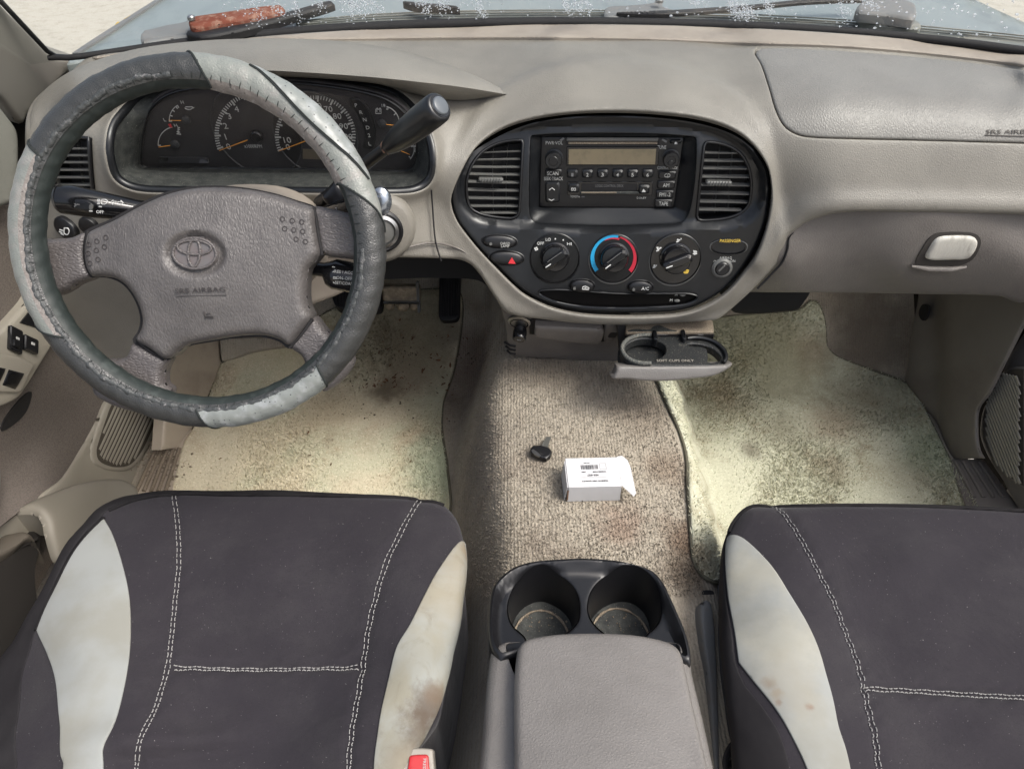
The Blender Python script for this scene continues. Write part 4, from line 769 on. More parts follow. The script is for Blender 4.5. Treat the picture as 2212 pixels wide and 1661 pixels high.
# ------------------------------------------------------------ instrument cluster
def c6(x, y): return (191 + x * .346, 163 + y * .346)
ic = thing('instrument_cluster', 'dusty instrument cluster with orange needles behind the steering wheel', 'instrument cluster', tuple(dashS.at(590, 410)))
gauge_o = cr([(305,343),(306,352),(312,358),(329,360),(500,361),(675,363),(848,367),(878,366),(892,358),(900,335),(901,308),(890,267),(862,230),(814,204),(710,184),(606,176),(468,183),(380,196),(338,220),(314,270)], 8)
gS = Plane.three(pix(600, 180, y=.968), pix(320, 360, y=.992), pix(900, 365, y=.992)); gS.n = gS.n if gS.n @ (CAM - gS.p) > 0 else -gS.n
A = dashS.many(cluster_o) - dashS.normals(cluster_o) * .004
# match recess loop to the gauge outline by angle about the middle
def loopmap(Lo, Li, n=260):
    def s(L):
        c = np.array([600, 290.]); a = np.arctan2((L[:, 1] - c[1]) * 2.2, L[:, 0] - c[0]); o = np.argsort(a); a = a[o]; Q = L[o]
        aa = np.concatenate([a - 2*math.pi, a, a + 2*math.pi]); t = np.linspace(-math.pi, math.pi, n, endpoint=False)
        return np.stack([np.interp(t, aa, np.tile(Q[:, 0], 3)), np.interp(t, aa, np.tile(Q[:, 1], 3))], 1)
    return s(Lo), s(Li)
lo, li = loopmap(cluster_o, gauge_o); lo2, li2 = lo + 0, li + 0
R0 = dashS.many(lo) + dashS.normals(lo) * .002; R1 = gS.many(li) + gS.n / np.linalg.norm(gS.n) * .004
loft('recess', [R0, R0 * .7 + R1 * .3, R0 * .35 + R1 * .65, R1], m_dust, ic, True)
tube('bezel_ring', dashS.many(cluster_o) + dashS.normals(cluster_o) * .001, .0066, m_fascia, ic, 10, True)
gf = patch('gauge_face', gauge_o + (gauge_o - [600, 285]) * .03, gS, m_gauge, ic, res=30, rnd=(3, .002), thick=.004)
tube('face_rim', gS.many(gauge_o) + gS.n / np.linalg.norm(gS.n) * .003, .002, m_black, ic, 6, True)
def dial(name, cx, cy, r, ry=None):
    fr = Fr(gS, cx, cy, .0005); k = (ry or r) * fr.sy / (r * fr.s); o = lathe(name, fr, [(r * fr.s, -.001), (r * fr.s, .0025), (r * fr.s * .985, .003), (r * fr.s * .96, .0012)], m_gaugerim, ic, 64, 1, k, cap=False)
    mesh('dial_face', Fr(gS, cx, cy, .0022).w([(r * fr.s * .97 * math.cos(t), r * fr.s * .97 * k * math.sin(t), 0) for t in np.linspace(0, 6.2832, 64, endpoint=False)]), [tuple(range(64))], m_gauge, o, False); return o
gD = Moved(gS, .0026)
def ticks(cx, cy, r0, r1, angs, w, m, par, ry=1.0, name='tick_marks'):
    L = [[(cx + r0 * math.cos(math.radians(a)), cy - r0 * ry * math.sin(math.radians(a))), (cx + r1 * math.cos(math.radians(a)), cy - r1 * ry * math.sin(math.radians(a)))] for a in angs]
    o = bars(gD, L, w).build(name, m, par); return o
tach = dial('tachometer', 556, 287, 94); spd = dial('speedometer', 682, 291, 90)
ticks(556, 287, 78, 91, [201 - 18.3 * k for k in range(7)], 3.2, m_whited, tach); ticks(556, 287, 82, 91, [201 - 3.66 * k for k in range(31)], 1.7, m_whited, tach)
for s_, x, y in (('0', 495, 315), ('1', 488.5, 294), ('2', 488.5, 270.5), ('3', 497, 249.5), ('4', 512.5, 234)): text('numeral', gD, s_, x, y, 12, m_whited, tach)
text('lettering', gD, 'x1000RPM', 548, 314, 7, m_whited, tach, wpx=38)
aS = [202 - 19.4 * k for k in range(6)] + [86 - 22.2 * k for k in range(7)]
ticks(682, 291, 74, 87, aS, 3.2, m_whited, spd); ticks(682, 291, 79, 87, [86 - 4.44 * k for k in range(30)] + [202 - 3.9 * k for k in range(30)], 1.6, m_whited, spd)
for s_, x, y in (('0', 623, 316), ('10', 620, 301), ('50', 664, 229), ('60', 686.5, 227), ('70', 710, 234), ('80', 729, 249.5), ('90', 743, 271), ('100', 748, 293.5), ('110', 746, 317)): text('numeral', gD, s_, x, y, 12, m_whited, spd)
text('lettering', gD, 'km/h', 709, 262, 6, m_orange, spd, rot=15); text('lettering', gD, '80', 722, 275, 6, m_orange, spd, rot=10)
def needle(cx, cy, tx, ty, w, par, hub):
    fr = Fr(gS, cx, cy, .003); lathe('needle_hub', fr, [(hub * fr.s, 0), (hub * fr.s, .004), (hub * fr.s * .8, .006)], m_black, par, 24)
    q = np.array([(cx + (tx - cx) * k, cy + (ty - cy) * k) for k in (.25, .6, 1.0)]); tube('needle', Moved(gS, .0065).many(q), [w * fr.s, w * .8 * fr.s, w * .45 * fr.s], m_orange, par, 6, flat=.4)
needle(556, 290, 476, 320, 2.6, tach, 13); needle(684, 291, 604, 321, 2.6, spd, 13)
def minidial(cx, cy, arc, rx, ends, nd, txts, name='small_gauge'):
    fr = Fr(gS, cx, cy, .0012); o = lathe(name, fr, [(9 * fr.s, 0), (9 * fr.s, .004), (6 * fr.s, .005)], m_gaugerim, ic, 24)
    q = np.array([(cx + rx * math.cos(math.radians(a)), cy - rx * math.sin(math.radians(a))) for a in np.linspace(arc[0], arc[1], 16)])
    mb = bars(gD, [q] + [[(cx + (rx - 6) * math.cos(math.radians(a)), cy - (rx - 6) * math.sin(math.radians(a))), (cx + rx * math.cos(math.radians(a)), cy - rx * math.sin(math.radians(a)))] for a in ends], 1.4); mb.build('scale', m_whited, o)
    q = np.array([(cx + (nd[0] - cx) * k, cy + (nd[1] - cy) * k) for k in (.3, 1.0)]); tube('needle', Moved(gS, .005).many(q), [1.6 * fr.s, 1.0 * fr.s], m_orange, o, 6, flat=.4)
    for s_, x, y, m in txts: text('lettering', gD, s_, x, y, 6.5, m, o)
    return o
o1 = minidial(404, 257, (185, 120), 37, (185, 165, 145, 128, 122), (367, 256), [('L', 357, 257, m_whited), ('H', 395, 219, m_whited)])
bars(gD, [cr([(400,231),(405,234),(414,234),(417,229),(410,229),(402,229)], 2, False), [(417,232),(421,230)]], 1.3).build('oil_symbol', m_whited, o1)
o2 = minidial(380, 309, (185, 100), 37, (185,), (345, 314), [('H', 381, 269, m_whited)])
bars(gD, [[(366, 266), (371, 274)], [(368, 265), (372, 273)]], 3).build('red_zone', m_red, o2)
bars(gD, [[(386, 272), (386, 286)], [(383, 282), (390, 284)], [(383, 287), (392, 288)], [(387, 274), (390, 274)], [(387, 278), (390, 278)]], 1.5).build('temperature_symbol', m_whited, o2)
o3 = minidial(826, 264, (75, -5), 37, (72, 68, 35, -5), (856, 267), [('18', 828, 226, m_whited)])
bars(gD, [[(812,234),(824,234),(824,243),(812,243),(812,234)], [(814,232),(817,232)], [(820,232),(823,232)], [(813,238),(816,238)], [(820,238),(823,238)]], 1.3).build('battery_symbol', m_whited, o3)
o4 = minidial(858, 318, (30, -40), 37, (-35,), (886, 330), [('E', 897, 323, m_whited)])
bars(gD, [[(889,305),(898,305),(898,313),(889,313),(889,305)], [(888,314.5),(899,314.5)]], 1.4).build('fuel_symbol', m_whited, o4)
gp = patch('gear_indicator', cr([(758,214),(775,212),(795,232),(808,258),(812,285),(809,318),(795,322),(786,318),(790,290),(780,258)], 8), gS, m_black, ic, res=14, lift=.003, rnd=(3, .001), thick=.003)
for s_, x, y in (('P', 769.5, 225), ('R', 780, 240), ('N', 788.5, 256), ('D', 795, 273), ('2', 798, 290), ('L', 799, 308)): text('lettering', Moved(gS, .0034), s_, x, y, 7.5, m_whited, gp)
patch('odometer_window', poly([(655,320),(700,322),(700,343),(655,341)], 8), gD, M('odometer', (.16, .13, .09, 1), .4), spd, res=10, lift=.0002, thick=.001)
patch('warning_strip', poly([(345,337),(450,338),(452,350),(346,349)], 8), gD, M('warning strip', (.045, .045, .05, 1), .4), ic, res=14, lift=.001, thick=.002)
patch('clear_lens', gauge_o, Moved(gS, .02), m_lens, ic, res=40, thick=.0005)

# ------------------------------------------------------------ centre fascia
def c3(*pts): return [(956.8 + x * .346, 210.5 + y * .346) for x, y in pts]
fas = thing('centre_fascia', 'charcoal centre fascia with climate dials and clock around the radio', 'fascia panel', tuple(dashS.at(1320, 670)))
dish = cr(c3((112,520),(150,390),(255,275),(420,195),(700,152),(1050,140),(1400,150),(1700,205),(1890,310),(1985,450),(2000,560),(1965,690),(1860,775),(1560,808),(1050,828),(500,800),(230,760),(145,690),(115,610)), 8)
fdisp = relief(dish, -.013, 16)
class Fas(Surf):
    def many(s, P): P = np.atleast_2d(np.asarray(P, float)); return dashS.many(P) + dashS.normals(P) * (fdisp(P) + .002)[:, None]
faS = Fas()
flat = Moved(dashS, -.011)     # floor of the upper dish
lowF = Moved(dashS, .002)      # lower control panel
vLo = cr(c3((485,262),(490,266),(496,285),(478,715),(465,750),(425,766),(260,745),(185,710),(160,665),(155,560),(172,480),(205,400),(255,330),(335,280),(430,260)), 7)
vRo = cr(c3((1660,277),(1650,284),(1640,305),(1592,755),(1600,778),(1640,785),(1780,770),(1870,735),(1918,685),(1935,600),(1930,500),(1905,420),(1860,350),(1790,303),(1720,282)), 7)
rad_h = cr(c3((545,240),(552,232),(700,226),(1300,228),(1575,240),(1590,250),(1580,480),(1552,690),(1528,760),(1490,796),(1300,806),(900,806),(620,796),(565,780),(546,745),(543,500)), 7)
clock_h = cr(c3((595,1215),(620,1202),(760,1200),(1100,1222),(1400,1222),(1530,1222),(1590,1240),(1580,1262),(1500,1292),(1300,1308),(1050,1312),(850,1300),(700,1272),(620,1238)), 6)
pas_h = ell(*c3((1782, 926))[0], 40, 16, 2)
fo = fascia_o + (np.array([1320, 460]) - fascia_o) * .006
patch('panel', fo, dashS, m_fascia, fas, holes=[vLo, vRo, rad_h, clock_h], res=9, lift=.002, rnd=(9, .006), hrnd=(3.5, .002), thick=.014, disp=fdisp)
# radio well
rf_o = cr(c3((612,250),(614,247),(1500,250),(1504,254),(1442,688),(1438,692),(604,688),(600,684)), 7)
def ring_match(Lo, Li, c, n=200, asp=1.0):
    def s(L):
        a = np.arctan2((L[:, 1] - c[1]) * asp, L[:, 0] - c[0]); o = np.argsort(a); a = a[o]; Q = L[o]; aa = np.concatenate([a - 2*math.pi, a, a + 2*math.pi]); t = np.linspace(-math.pi, math.pi, n, endpoint=False)
        return np.stack([np.interp(t, aa, np.tile(Q[:, 0], 3)), np.interp(t, aa, np.tile(Q[:, 1], 3))], 1)
    return s(Lo), s(Li)
radS = Plane.three(dashS.at(*c3((612,250))[0]), dashS.at(*c3((1500,250))[0]), dashS.at(*c3((1050,690))[0])); radS.n = radS.n if radS.n @ (CAM - radS.p) > 0 else -radS.n
nr = radS.n / np.linalg.norm(radS.n); radS = Plane(radS.p - nr * .024, nr)
lo, li = ring_match(rad_h, rf_o, c3((1050, 480))[0], 240, 1.6)
a_, b_ = faS.many(lo), radS.many(li); loft('radio_well', [a_, a_ * .9 + b_ * .1 - nr * .002, a_ * .4 + b_ * .6, b_], m_fascia, fas, True)
# clock well
a_, b_ = Moved(dashS, .001).many(clock_h), Moved(dashS, -.012).many(clock_h); loft('clock_well', [a_, b_], m_black, fas, True)
ck = patch('clock_window', clock_h, Moved(dashS, -.004), M('smoked clock window', (.004, .0035, .0035, 1), .35, .12), fas, res=14, thick=.002)
tube('clock_rim', Moved(dashS, .0018).many(clock_h), .0016, m_fascia, fas, 6, True)
cS = Moved(dashS, -.0032)
text('lettering', cS, 'H', *c3((1458, 1236))[0], 5.5, m_whited, ck); text('lettering', cS, 'M', *c3((1427, 1271))[0], 5.5, m_whited, ck)
for q in c3((1498, 1236), (1462, 1272)): f_ = Fr(cS, *q); lathe('clock_button', f_, [(.0045, 0), (.0045, .0025), (.003, .0035)], m_slat, ck, 20, 1, .5)
# ovals and switches
def button(name, c, rx, ry, m=m_black, h=.005, rot=3):
    q = c3(c)[0]; fr = Fr(lowF, q[0], q[1], 0, -rot); a, b = rx * .346 * fr.s, ry * .346 * fr.sy
    o = lathe(name, fr, [(1.0, -.003), (1.0, h * .7), (.95, h), (.8, h * 1.25), (.4, h * 1.4)], m, fas, 40, a, b, 2.15, angle=60); lathe('bezel', fr, [(1.13, -.001), (1.13, .0008), (1.06, .0015), (1.02, .0005)], m_black, o, 40, a, b, 2.15, cap=False); return o
bS = Moved(dashS, .0095)
b1 = button('cargo_lamp_switch', (352, 897), 104, 40); text('lettering', bS, 'CARGO', *c3((386, 905))[0], 5.6, m_whited, b1, wpx=21, off=0); text('lettering', bS, 'LAMP', *c3((386, 922))[0], 5.6, m_whited, b1, wpx=18, off=0)
f_ = Fr(bS, *c3((295, 908))[0]); lathe('indicator', f_, [(.0022, -.001), (.0022, .0008), (.0015, .0008)], m_slat, b1, 16)
b2 = button('hazard_switch', (396, 1000), 103, 42); tp = cr(c3((428,990),(428,990),(452,1030),(452,1030),(404,1028),(404,1028)), 3); patch('warning_triangle', tp, bS, m_red, b2, res=5, lift=.0006, thick=.0012)
b3 = button('recirculation_button', (868, 1170), 74, 38); bars(bS, [np.array(c3((868,1182),(872,1170),(888,1166),(900,1172),(910,1176),(908,1186),(868,1184))), np.array(c3((882,1178),(894,1174)))], 1.6, .0004).build('recirculation_symbol', m_white, b3)
f_ = Fr(bS, *c3((820, 1180))[0]); lathe('indicator', f_, [(.0022, -.001), (.0022, .0008), (.0015, .0008)], m_slat, b3, 16)
b4 = button('air_conditioning_button', (1230, 1178), 75, 38); text('lettering', bS, 'A/C', *c3((1258, 1181))[0], 6.5, m_white, b4, wpx=16, off=0)
f_ = Fr(bS, *c3((1186, 1186))[0]); lathe('indicator', f_, [(.0022, -.001), (.0022, .0008), (.0015, .0008)], m_slat, b4, 16)
# passenger airbag lamp
f_ = Fr(lowF, *c3((1782, 926))[0], 0, -2); a, b = 40 * f_.s, 16.5 * f_.sy
pl = lathe('airbag_lamp', f_, [(1.0, -.002), (1.0, .0012), (.9, .0016), (.86, -.002), (.5, -.003)], m_gloss, fas, 44, a, b, 2.3); lathe('lamp_rim', Fr(lowF, c3((1782, 930))[0][0], c3((1782, 930))[0][1], 0, -2), [(1.04, -.002), (1.04, .001), (.98, .0016)], m_slat, pl, 44, a, b, 2.3, cap=False)
text('lettering', lowF, 'PASSENGER', *c3((1790, 891))[0], 6.6, m_yellow, pl, wpx=45, off=.0022)
kl = Fr(lowF, *c3((1740, 1062))[0], 0, 0); ks = lathe('airbag_key_switch', kl, [(.0155, -.002), (.0155, .002), (.0125, .0042), (.011, .0042), (.0105, .002)], m_slat, fas, 32); lathe('key_barrel', kl, [(.0105, 0), (.0105, .0045), (.009, .006), (.005, .006)], m_black, ks, 24)
box('key_slot', Fr(lowF, *c3((1735, 1055))[0], .0062, 50), (0, 0, 0), (.013, .0028, .0012), m_slat, ks)
text('lettering', lowF, 'AIRBAG', *c3((1763, 1000))[0], 5.5, m_whited, ks, wpx=27); text('lettering', lowF, 'OFF', *c3((1706, 1022))[0], 5.2, m_whited, ks, wpx=13); text('lettering', lowF, 'ON', *c3((1808, 1019))[0], 5.2, m_whited, ks, wpx=11)
# climate dials
dials = []
def climate(label_kind, c, k, r, rk, rot):
    q = c3(c)[0]; fr = Fr(lowF, q[0], q[1]); s = fr.s * .346; R = r * s; dials.append(Plane(fr.o + fr.z * .0014, fr.z))
    o = lathe('climate_dial', fr, [(R, -.002), (R, .0022), (R * .975, .003), (R * .96, .0016), (R * .95, .0006)], m_black, fas, 64, 1, fr.sy / fr.s, cap=False)
    lathe('dial_face', Fr(lowF, q[0], q[1], .0002), [(R * .95, 0), (R * .95, .0008)], m_gloss, o, 64, 1, fr.sy / fr.s)
    lathe('dust_lip', Fr(lowF, q[0] + (-1 if k else 0), q[1] + 3.0, 0), [(R * 1.02, -.002), (R * 1.02, .0008), (R * .985, .0014), (R * .96, .0006)], m_slat if k else m_fascia, o, 64, 1, fr.sy / fr.s, cap=False)
    kq = c3((c[0], c[1] - 8))[0]; fk = Fr(lowF, kq[0], kq[1], .0008, rot); rr = rk * s
    kn = lathe('knob', fk, [(rr * 1.1, 0), (rr * 1.08, .003), (rr * .98, .004), (rr * .94, .014), (rr * .86, .0165), (rr * .5, .017)], m_gloss, o, 44)
    V, Fs = box_geo(fk, (0, 0, .0185), (rr * 1.98, rr * .62, .013), .003); g = mesh('grip', V, Fs, m_gloss, kn, True, 30)
    box('pointer', fk, (-rr * .60, 0, .0253), (rr * .45, rr * .07, .0008), m_white, kn, .0002); box('edge_line', fk, (rr * .1, rr * .26, .0251), (rr * 1.2, rr * .05, .0006), m_slat, kn, .0002)
    return o
d1 = climate('fan', (698, 1000), 0, 156, 86, 35); d2 = climate('temperature', (1066, 1003), 1, 152, 88, 38); d3 = climate('mode', (1450, 1006), 2, 160, 92, 22)
dF = dials[0]
for s_, c, w in (('OFF', (609, 913), 15), ('LO', (657, 889), 11), ('HI', (789, 916), 10)): text('lettering', dF, s_, *c3(c)[0], 6.4, m_white, d1, wpx=w, off=0)
for c in ((702, 884), (751, 891)): f_ = Fr(dF, *c3(c)[0]); lathe('speed_dot', f_, [(.0011, -.001), (.0011, .0004)], m_white, d1, 12)
fan = []
for a in range(4): aa = math.radians(a * 90 + 20); fan.append(np.array(c3((582 + 3 * math.cos(aa), 946 + 3 * math.sin(aa)), (582 + 12 * math.cos(aa), 946 + 12 * math.sin(aa)))))
bars(dF, fan, 3.4, 0).build('fan_symbol', m_white, d1)
dF = dials[1]
def arc3(c, r, a0, a1, ry=1.0, n=40): return np.array(c3(*[(c[0] + r * math.cos(math.radians(a)), c[1] - r * ry * math.sin(math.radians(a))) for a in np.linspace(a0, a1, n)]))
def arcband(c, r, a0, a1, w0, w1, m, par, name):
    A = np.linspace(a0, a1, 40); W_ = np.linspace(w0, w1, 40); o = [(c[0] + (r + w / 2) * math.cos(math.radians(a)), c[1] - (r + w / 2) * math.sin(math.radians(a))) for a, w in zip(A, W_)] + [(c[0] + (r - w / 2) * math.cos(math.radians(a)), c[1] - (r - w / 2) * math.sin(math.radians(a))) for a, w in zip(A[::-1], W_[::-1])]
    patch(name, np.array(c3(*o)), dF, m, par, res=40, lift=.0004, thick=.0012)
arcband((1066, 1000), 133, 218, 78, 26, 18, m_blue, d2, 'cold_band'); arcband((1066, 1000), 133, 72, -40, 8, 26, m_crim, d2, 'hot_band'); arcband((1066, 1000), 120, 118, 73, 4, 14, m_crim, d2, 'hot_band')
dF = dials[2]
def man(c, s, par, m=m_white, extra=()):
    x, y = c; L = [np.array(c3((x - 14, y + 8), (x - 6, y + 8), (x + 4, y + 2))), np.array(c3((x + 4, y - 2), (x + 12, y - 6)))] + [np.array(c3(*e)) for e in extra]
    bars(dF, L, 2.4, 0).build('vent_mode_symbol', m, par)
    f_ = Fr(dF, *c3((x - 4, y - 4))[0]); lathe('vent_mode_dot', f_, [(.0014, -.001), (.0014, .0004)], m, par, 10)
man((1470, 894), 1, d3, extra=[((1484, 884), (1490, 884))]); man((1345, 950), 1, d3, extra=[((1332, 938), (1346, 938)), ((1352, 940), (1364, 940))]); man((1574, 968), 1, d3, extra=[((1562, 958), (1580, 962)), ((1566, 982), (1586, 974))]); man((1324, 1054), 1, d3)
bars(dF, [np.array(c3((1500,1080),(1517,1076),(1535,1080),(1528,1096),(1506,1096),(1500,1080))), np.array(c3((1510,1082),(1512,1100))), np.array(c3((1519,1082),(1519,1100))), np.array(c3((1526,1082),(1524,1100)))], 1.7, 0).build('defrost_symbol', m_yellow, d3)
# vents
vent('air vent left of the radio', vLo, flat, [c3((0, y))[0][1] for y in (338, 392, 446, 497, 549, 600, 650, 697, 738)], .0, [(c3((318,0))[0][0], c3((318,0))[0][0]), (c3((400,0))[0][0], c3((396,0))[0][0])], (*c3((302, 522))[0], 1), .028)
vent('air vent right of the radio', vRo, flat, [c3((0, y))[0][1] for y in (357, 414, 465, 520, 572, 625, 677, 727)], .01, [(c3((1760,0))[0][0], c3((1715,0))[0][0]), (c3((1840,0))[0][0], c3((1800,0))[0][0])], (*c3((1730, 546))[0], 1), .028)

# ------------------------------------------------------------ radio
rd = thing('car_radio', 'black double height car radio with cassette slot and blank amber display', 'car radio', tuple(radS.at(*c3((1030, 690))[0])))
patch('face_plate', rf_o, radS, m_black, rd, res=18, lift=0, rnd=(3, .002), thick=.02)
def rS(o): return Moved(radS, o)
def c4(x, y): return (1100.2 + x * .19463, 267.9 + y * .19463)
def rbox(name, x0, y0, x1, y1, m, h=.004, par=rd, b=.0012, base=.0):
    (ax, ay), (bx, by) = c4(x0, y0), c4(x1, y1); fr = Fr(radS, (ax + bx) / 2, (ay + by) / 2, base); return box(name, fr, (0, 0, h / 2), (abs(bx - ax) * fr.s, abs(by - ay) * fr.sy, h), m, par, b)
T4 = lambda s_, x, y, h, m, par, w, off=.0003, o=.001: text('lettering', rS(o), s_, *c4(x, y), h * .19463, m, par, off=off, wpx=w * .19463)
cds = rbox('disc_slot', 620, 150, 1660, 235, m_dark, .0008); rbox('slot_lip', 630, 150, 1650, 190, m_slat, .003, cds); rbox('slot_gap', 650, 200, 1640, 226, m_sanddust, .0012, cds)
for a, b in (((568, 182), (608, 152)), ((1695, 165), (1745, 195))): bars(rS(.001), [[c4(*a), c4(*b)]], 4.2, .001, .002).build('slot_marker', m_grayprint, cds)
dsp = rbox('display_surround', 632, 250, 1655, 460, m_gloss, .0022); rbox('display', 655, 276, 1620, 446, m_lcd, .0008, dsp, .0002, .0022)
for x in (702, 868, 1036, 1202, 1368, 1534):
    k = rbox('preset_button', x - 60, 502, x + 60, 590, m_fascia, .0055, b=.002); n_ = {702:'1',868:'2',1036:'3',1202:'4',1368:'5',1534:'6'}[x]; T4(n_, x, 556, 40, m_grayprint if x == 702 else m_whited, k, 26, o=.0056)
tp_ = rbox('cassette_deck', 640, 640, 1585, 790, m_gloss, .0015); rbox('cassette_slot', 800, 660, 1420, 735, m_dark, .0006, tp_, .0002, .0016); rbox('slot_ledge', 780, 742, 1440, 772, m_dust, .004, tp_, .001, .0015); rbox('ledge_dust', 800, 742, 1190, 756, m_sanddust, .001, tp_, .0002, .0056)
T4('LOGIC CONTROL DECK', 1110, 685, 28, m_grayprint, tp_, 310, o=.0024)
k = rbox('dolby_button', 655, 655, 778, 752, m_fascia, .006, b=.002); bars(rS(.0062), [[c4(693,700),c4(710,700),c4(710,724),c4(693,724),c4(693,700)], [c4(719,700),c4(738,700),c4(738,724),c4(719,724),c4(719,700)]], .9, 0).build('dolby_symbol', m_white, k)
def eject(cx, cy, s_, par, o): bars(rS(o), [[c4(cx - s_, cy + s_ * .9), c4(cx + s_, cy + s_ * .9)]], .9, .0002).build('eject_symbol', m_white, par); patch('eject_triangle', np.array([c4(cx - s_, cy + s_ * .5), c4(cx + s_, cy + s_ * .5), c4(cx, cy - s_ * .7)]), rS(o), m_white, par, res=5, lift=.0003, thick=.001)
k = rbox('eject_button', 1432, 668, 1556, 765, m_fascia, .0065, b=.0022); eject(1490, 722, 19, k, .0066)
k = rbox('eject_button', 1780, 168, 1912, 215, m_fascia, .004, b=.0018); eject(1846, 200, 16, k, .0042)
def knobr(name, x, y, r, m):
    f_ = Fr(radS, *c4(x, y), .0); s_ = f_.s * .19463; o = lathe(name, f_, [(r * 1.12 * s_, 0), (r * 1.12 * s_, .001), (r * s_, .0015), (r * .98 * s_, .012), (r * .9 * s_, .0135), (r * .55 * s_, .0135), (r * .5 * s_, .0125)], m, rd, 40); return o
kv = knobr('volume_knob', 498, 385, 92, m_fascia); lathe('knob_cap', Fr(radS, *c4(498, 385), .0136), [(.0068, 0), (.0062, .0006), (.004, .0006)], m_black, kv, 24)
kt = knobr('tune_knob', 1793, 380, 88, m_black); f_ = Fr(radS, *c4(1785, 405), .0136); lathe('finger_dent', f_, [(.0035, 0), (.0030, .0006)], m_fascia, kt, 20)
for s_, x, y, w, h in (('PWR·VOL', 498, 212, 190, 38), ('SEEK·TRACK', 490, 608, 212, 38), ('TUNE', 1692, 260, 96, 40), ('CONTROL', 1705, 487, 125, 32), ('MODE', 1828, 489, 74, 30)): T4(s_, x, y, h, m_whited, rd, w)
T4('TOYOTA', 730, 806, 24, m_whited, rd, 105); rbox('model_mark', 800, 802, 836, 816, m_grayprint, .0006); T4('DOLBY', 1466, 820, 20, m_whited, rd, 105)
k = rbox('scan_button', 398, 498, 584, 572, m_black, .0045, b=.0015); T4('SCAN', 486, 543, 42, m_whited, k, 124, o=.0046)
for s_, y0, x, w in (('CD', 520, 1752, 66), ('AM', 628, 1740, 70), ('FM1-2', 732, 1724, 122), ('TAPE', 832, 1710, 100)):
    k = rbox('source_button', x - 98, y0, x + 96, y0 + 84, m_black, .0045, b=.0015); T4(s_, x, y0 + 45, 42, m_whited, k, w, o=.0046)
k = rbox('seek_button', 402, 640, 562, 862, m_fascia, .0055, b=.003)
bars(rS(.0056), [[c4(445, 722), c4(478, 698), c4(508, 722)], [c4(442, 822), c4(472, 838), c4(502, 822)]], 1.3, .0002).build('arrow_symbol', m_white, k)
# ------------------------------------------------------------ steering wheel
wc = np.array([-0.34520057, 0.68074647, 0.69165066]); WR = .185
a_, b_ = math.radians(32.5), math.radians(3)
wnrm = np.array([math.sin(b_) * math.cos(a_), -math.cos(b_) * math.cos(a_), math.sin(a_)]); we1 = np.cross([0, 0, 1], wnrm); we1 /= np.linalg.norm(we1); we1 = we1 if we1[0] > 0 else -we1
we2 = np.cross(wnrm, we1); we2 = we2 if we2[2] > 0 else -we2
wheelP = Plane(wc, wnrm); padS_ = Plane(wc - wnrm * .014, wnrm)
def wang(px, py): d = wheelP.many([(px, py)])[0] - wc; return math.atan2(d @ we2, d @ we1)
sw = thing('steering_wheel', 'steering wheel in a two tone charcoal and pale grey leather cover with lacing', 'steering wheel', tuple(wc))
RT = .0187
rng = np.random.RandomState(3); ph = rng.rand(12) * 6.28
def rimpt(th, ph_, extra=0.):
    r = RT + extra + .00022 * np.sin(th * 23 + ph[0]) + .0002 * np.sin(th * 41 + ph_ * 2 + ph[1]) + .0002 * np.sin(th * 71 + ph_ * 3)
    c = WR + r * np.cos(ph_); return wc + np.outer(c * np.cos(th), we1) + np.outer(c * np.sin(th), we2) + np.outer(r * np.sin(ph_), wnrm)
NT, NP = 420, 40
TH = np.linspace(-math.pi, math.pi, NT, endpoint=False); PHI = np.linspace(0, 2 * math.pi, NP, endpoint=False)
gt, gp_ = np.meshgrid(TH, PHI, indexing='ij'); G = rimpt(gt.ravel(), gp_.ravel()).reshape(NT, NP, 3)
def rng_of(p_out, p_in): return wang(*p_out), wang(*p_in)
# boundaries as (theta at the outer side, theta at the inner side)
bA, bB = (wang(398, 128), wang(462, 205)), (wang(840, 500), wang(745, 395))
bC, bD = (wang(72, 300), wang(118, 352)), (wang(95, 672), wang(150, 745))
bE, bF = (wang(478, 922), wang(430, 870)), (wang(700, 835), wang(684, 768))
def sl(b, ph_):      # slanted boundary across the tube, outer (phi 0) to inner (phi pi)
    p = (ph_ + math.pi) % (2 * math.pi) - math.pi; k = np.clip((p + .3) / 2.6, 0, 1); d = (b[1] - b[0] + math.pi) % (2 * math.pi) - math.pi; return b[0] + d * k
def between(t, lo, hi): return ((t - lo) % (2 * math.pi)) < ((hi - lo) % (2 * math.pi))
cls = np.zeros((NT, NP), int)     # 0 bare rim, 1 charcoal, 2 pale, 3 worn inner, 4 perforated
for i in range(NT):
    for j in range(NP):
        t = TH[i] + math.pi / NT; p = PHI[j] + math.pi / NP; q = (p + math.pi) % (2 * math.pi) - math.pi   # -pi..pi, 0 outer, pi/2 front
        inner = q > 2.25 or q < -2.0
        k = 0 if inner else 1
        if not (q > 2.75 or q < -2.0) and between(t, sl(bB, p), sl(bA, p)):
            k = 2 if q < 2.0 else 3
            if q < 2.0 and between(t, wang(785, 395), wang(540, 160)) and q < .5 + 1.1 * math.sin(math.pi * ((t - wang(785, 395)) / (wang(540, 160) - wang(785, 395)))): k = 4
        elif not (q > 1.95 or q < -2.0) and between(t, sl(bC, p), sl(bD, p)): k = 5 if q < 1.5 else 6
        elif not (q > 1.9 or q < -2.0) and between(t, sl(bE, p), sl(bF, p)): k = 7
        cls[i, j] = k
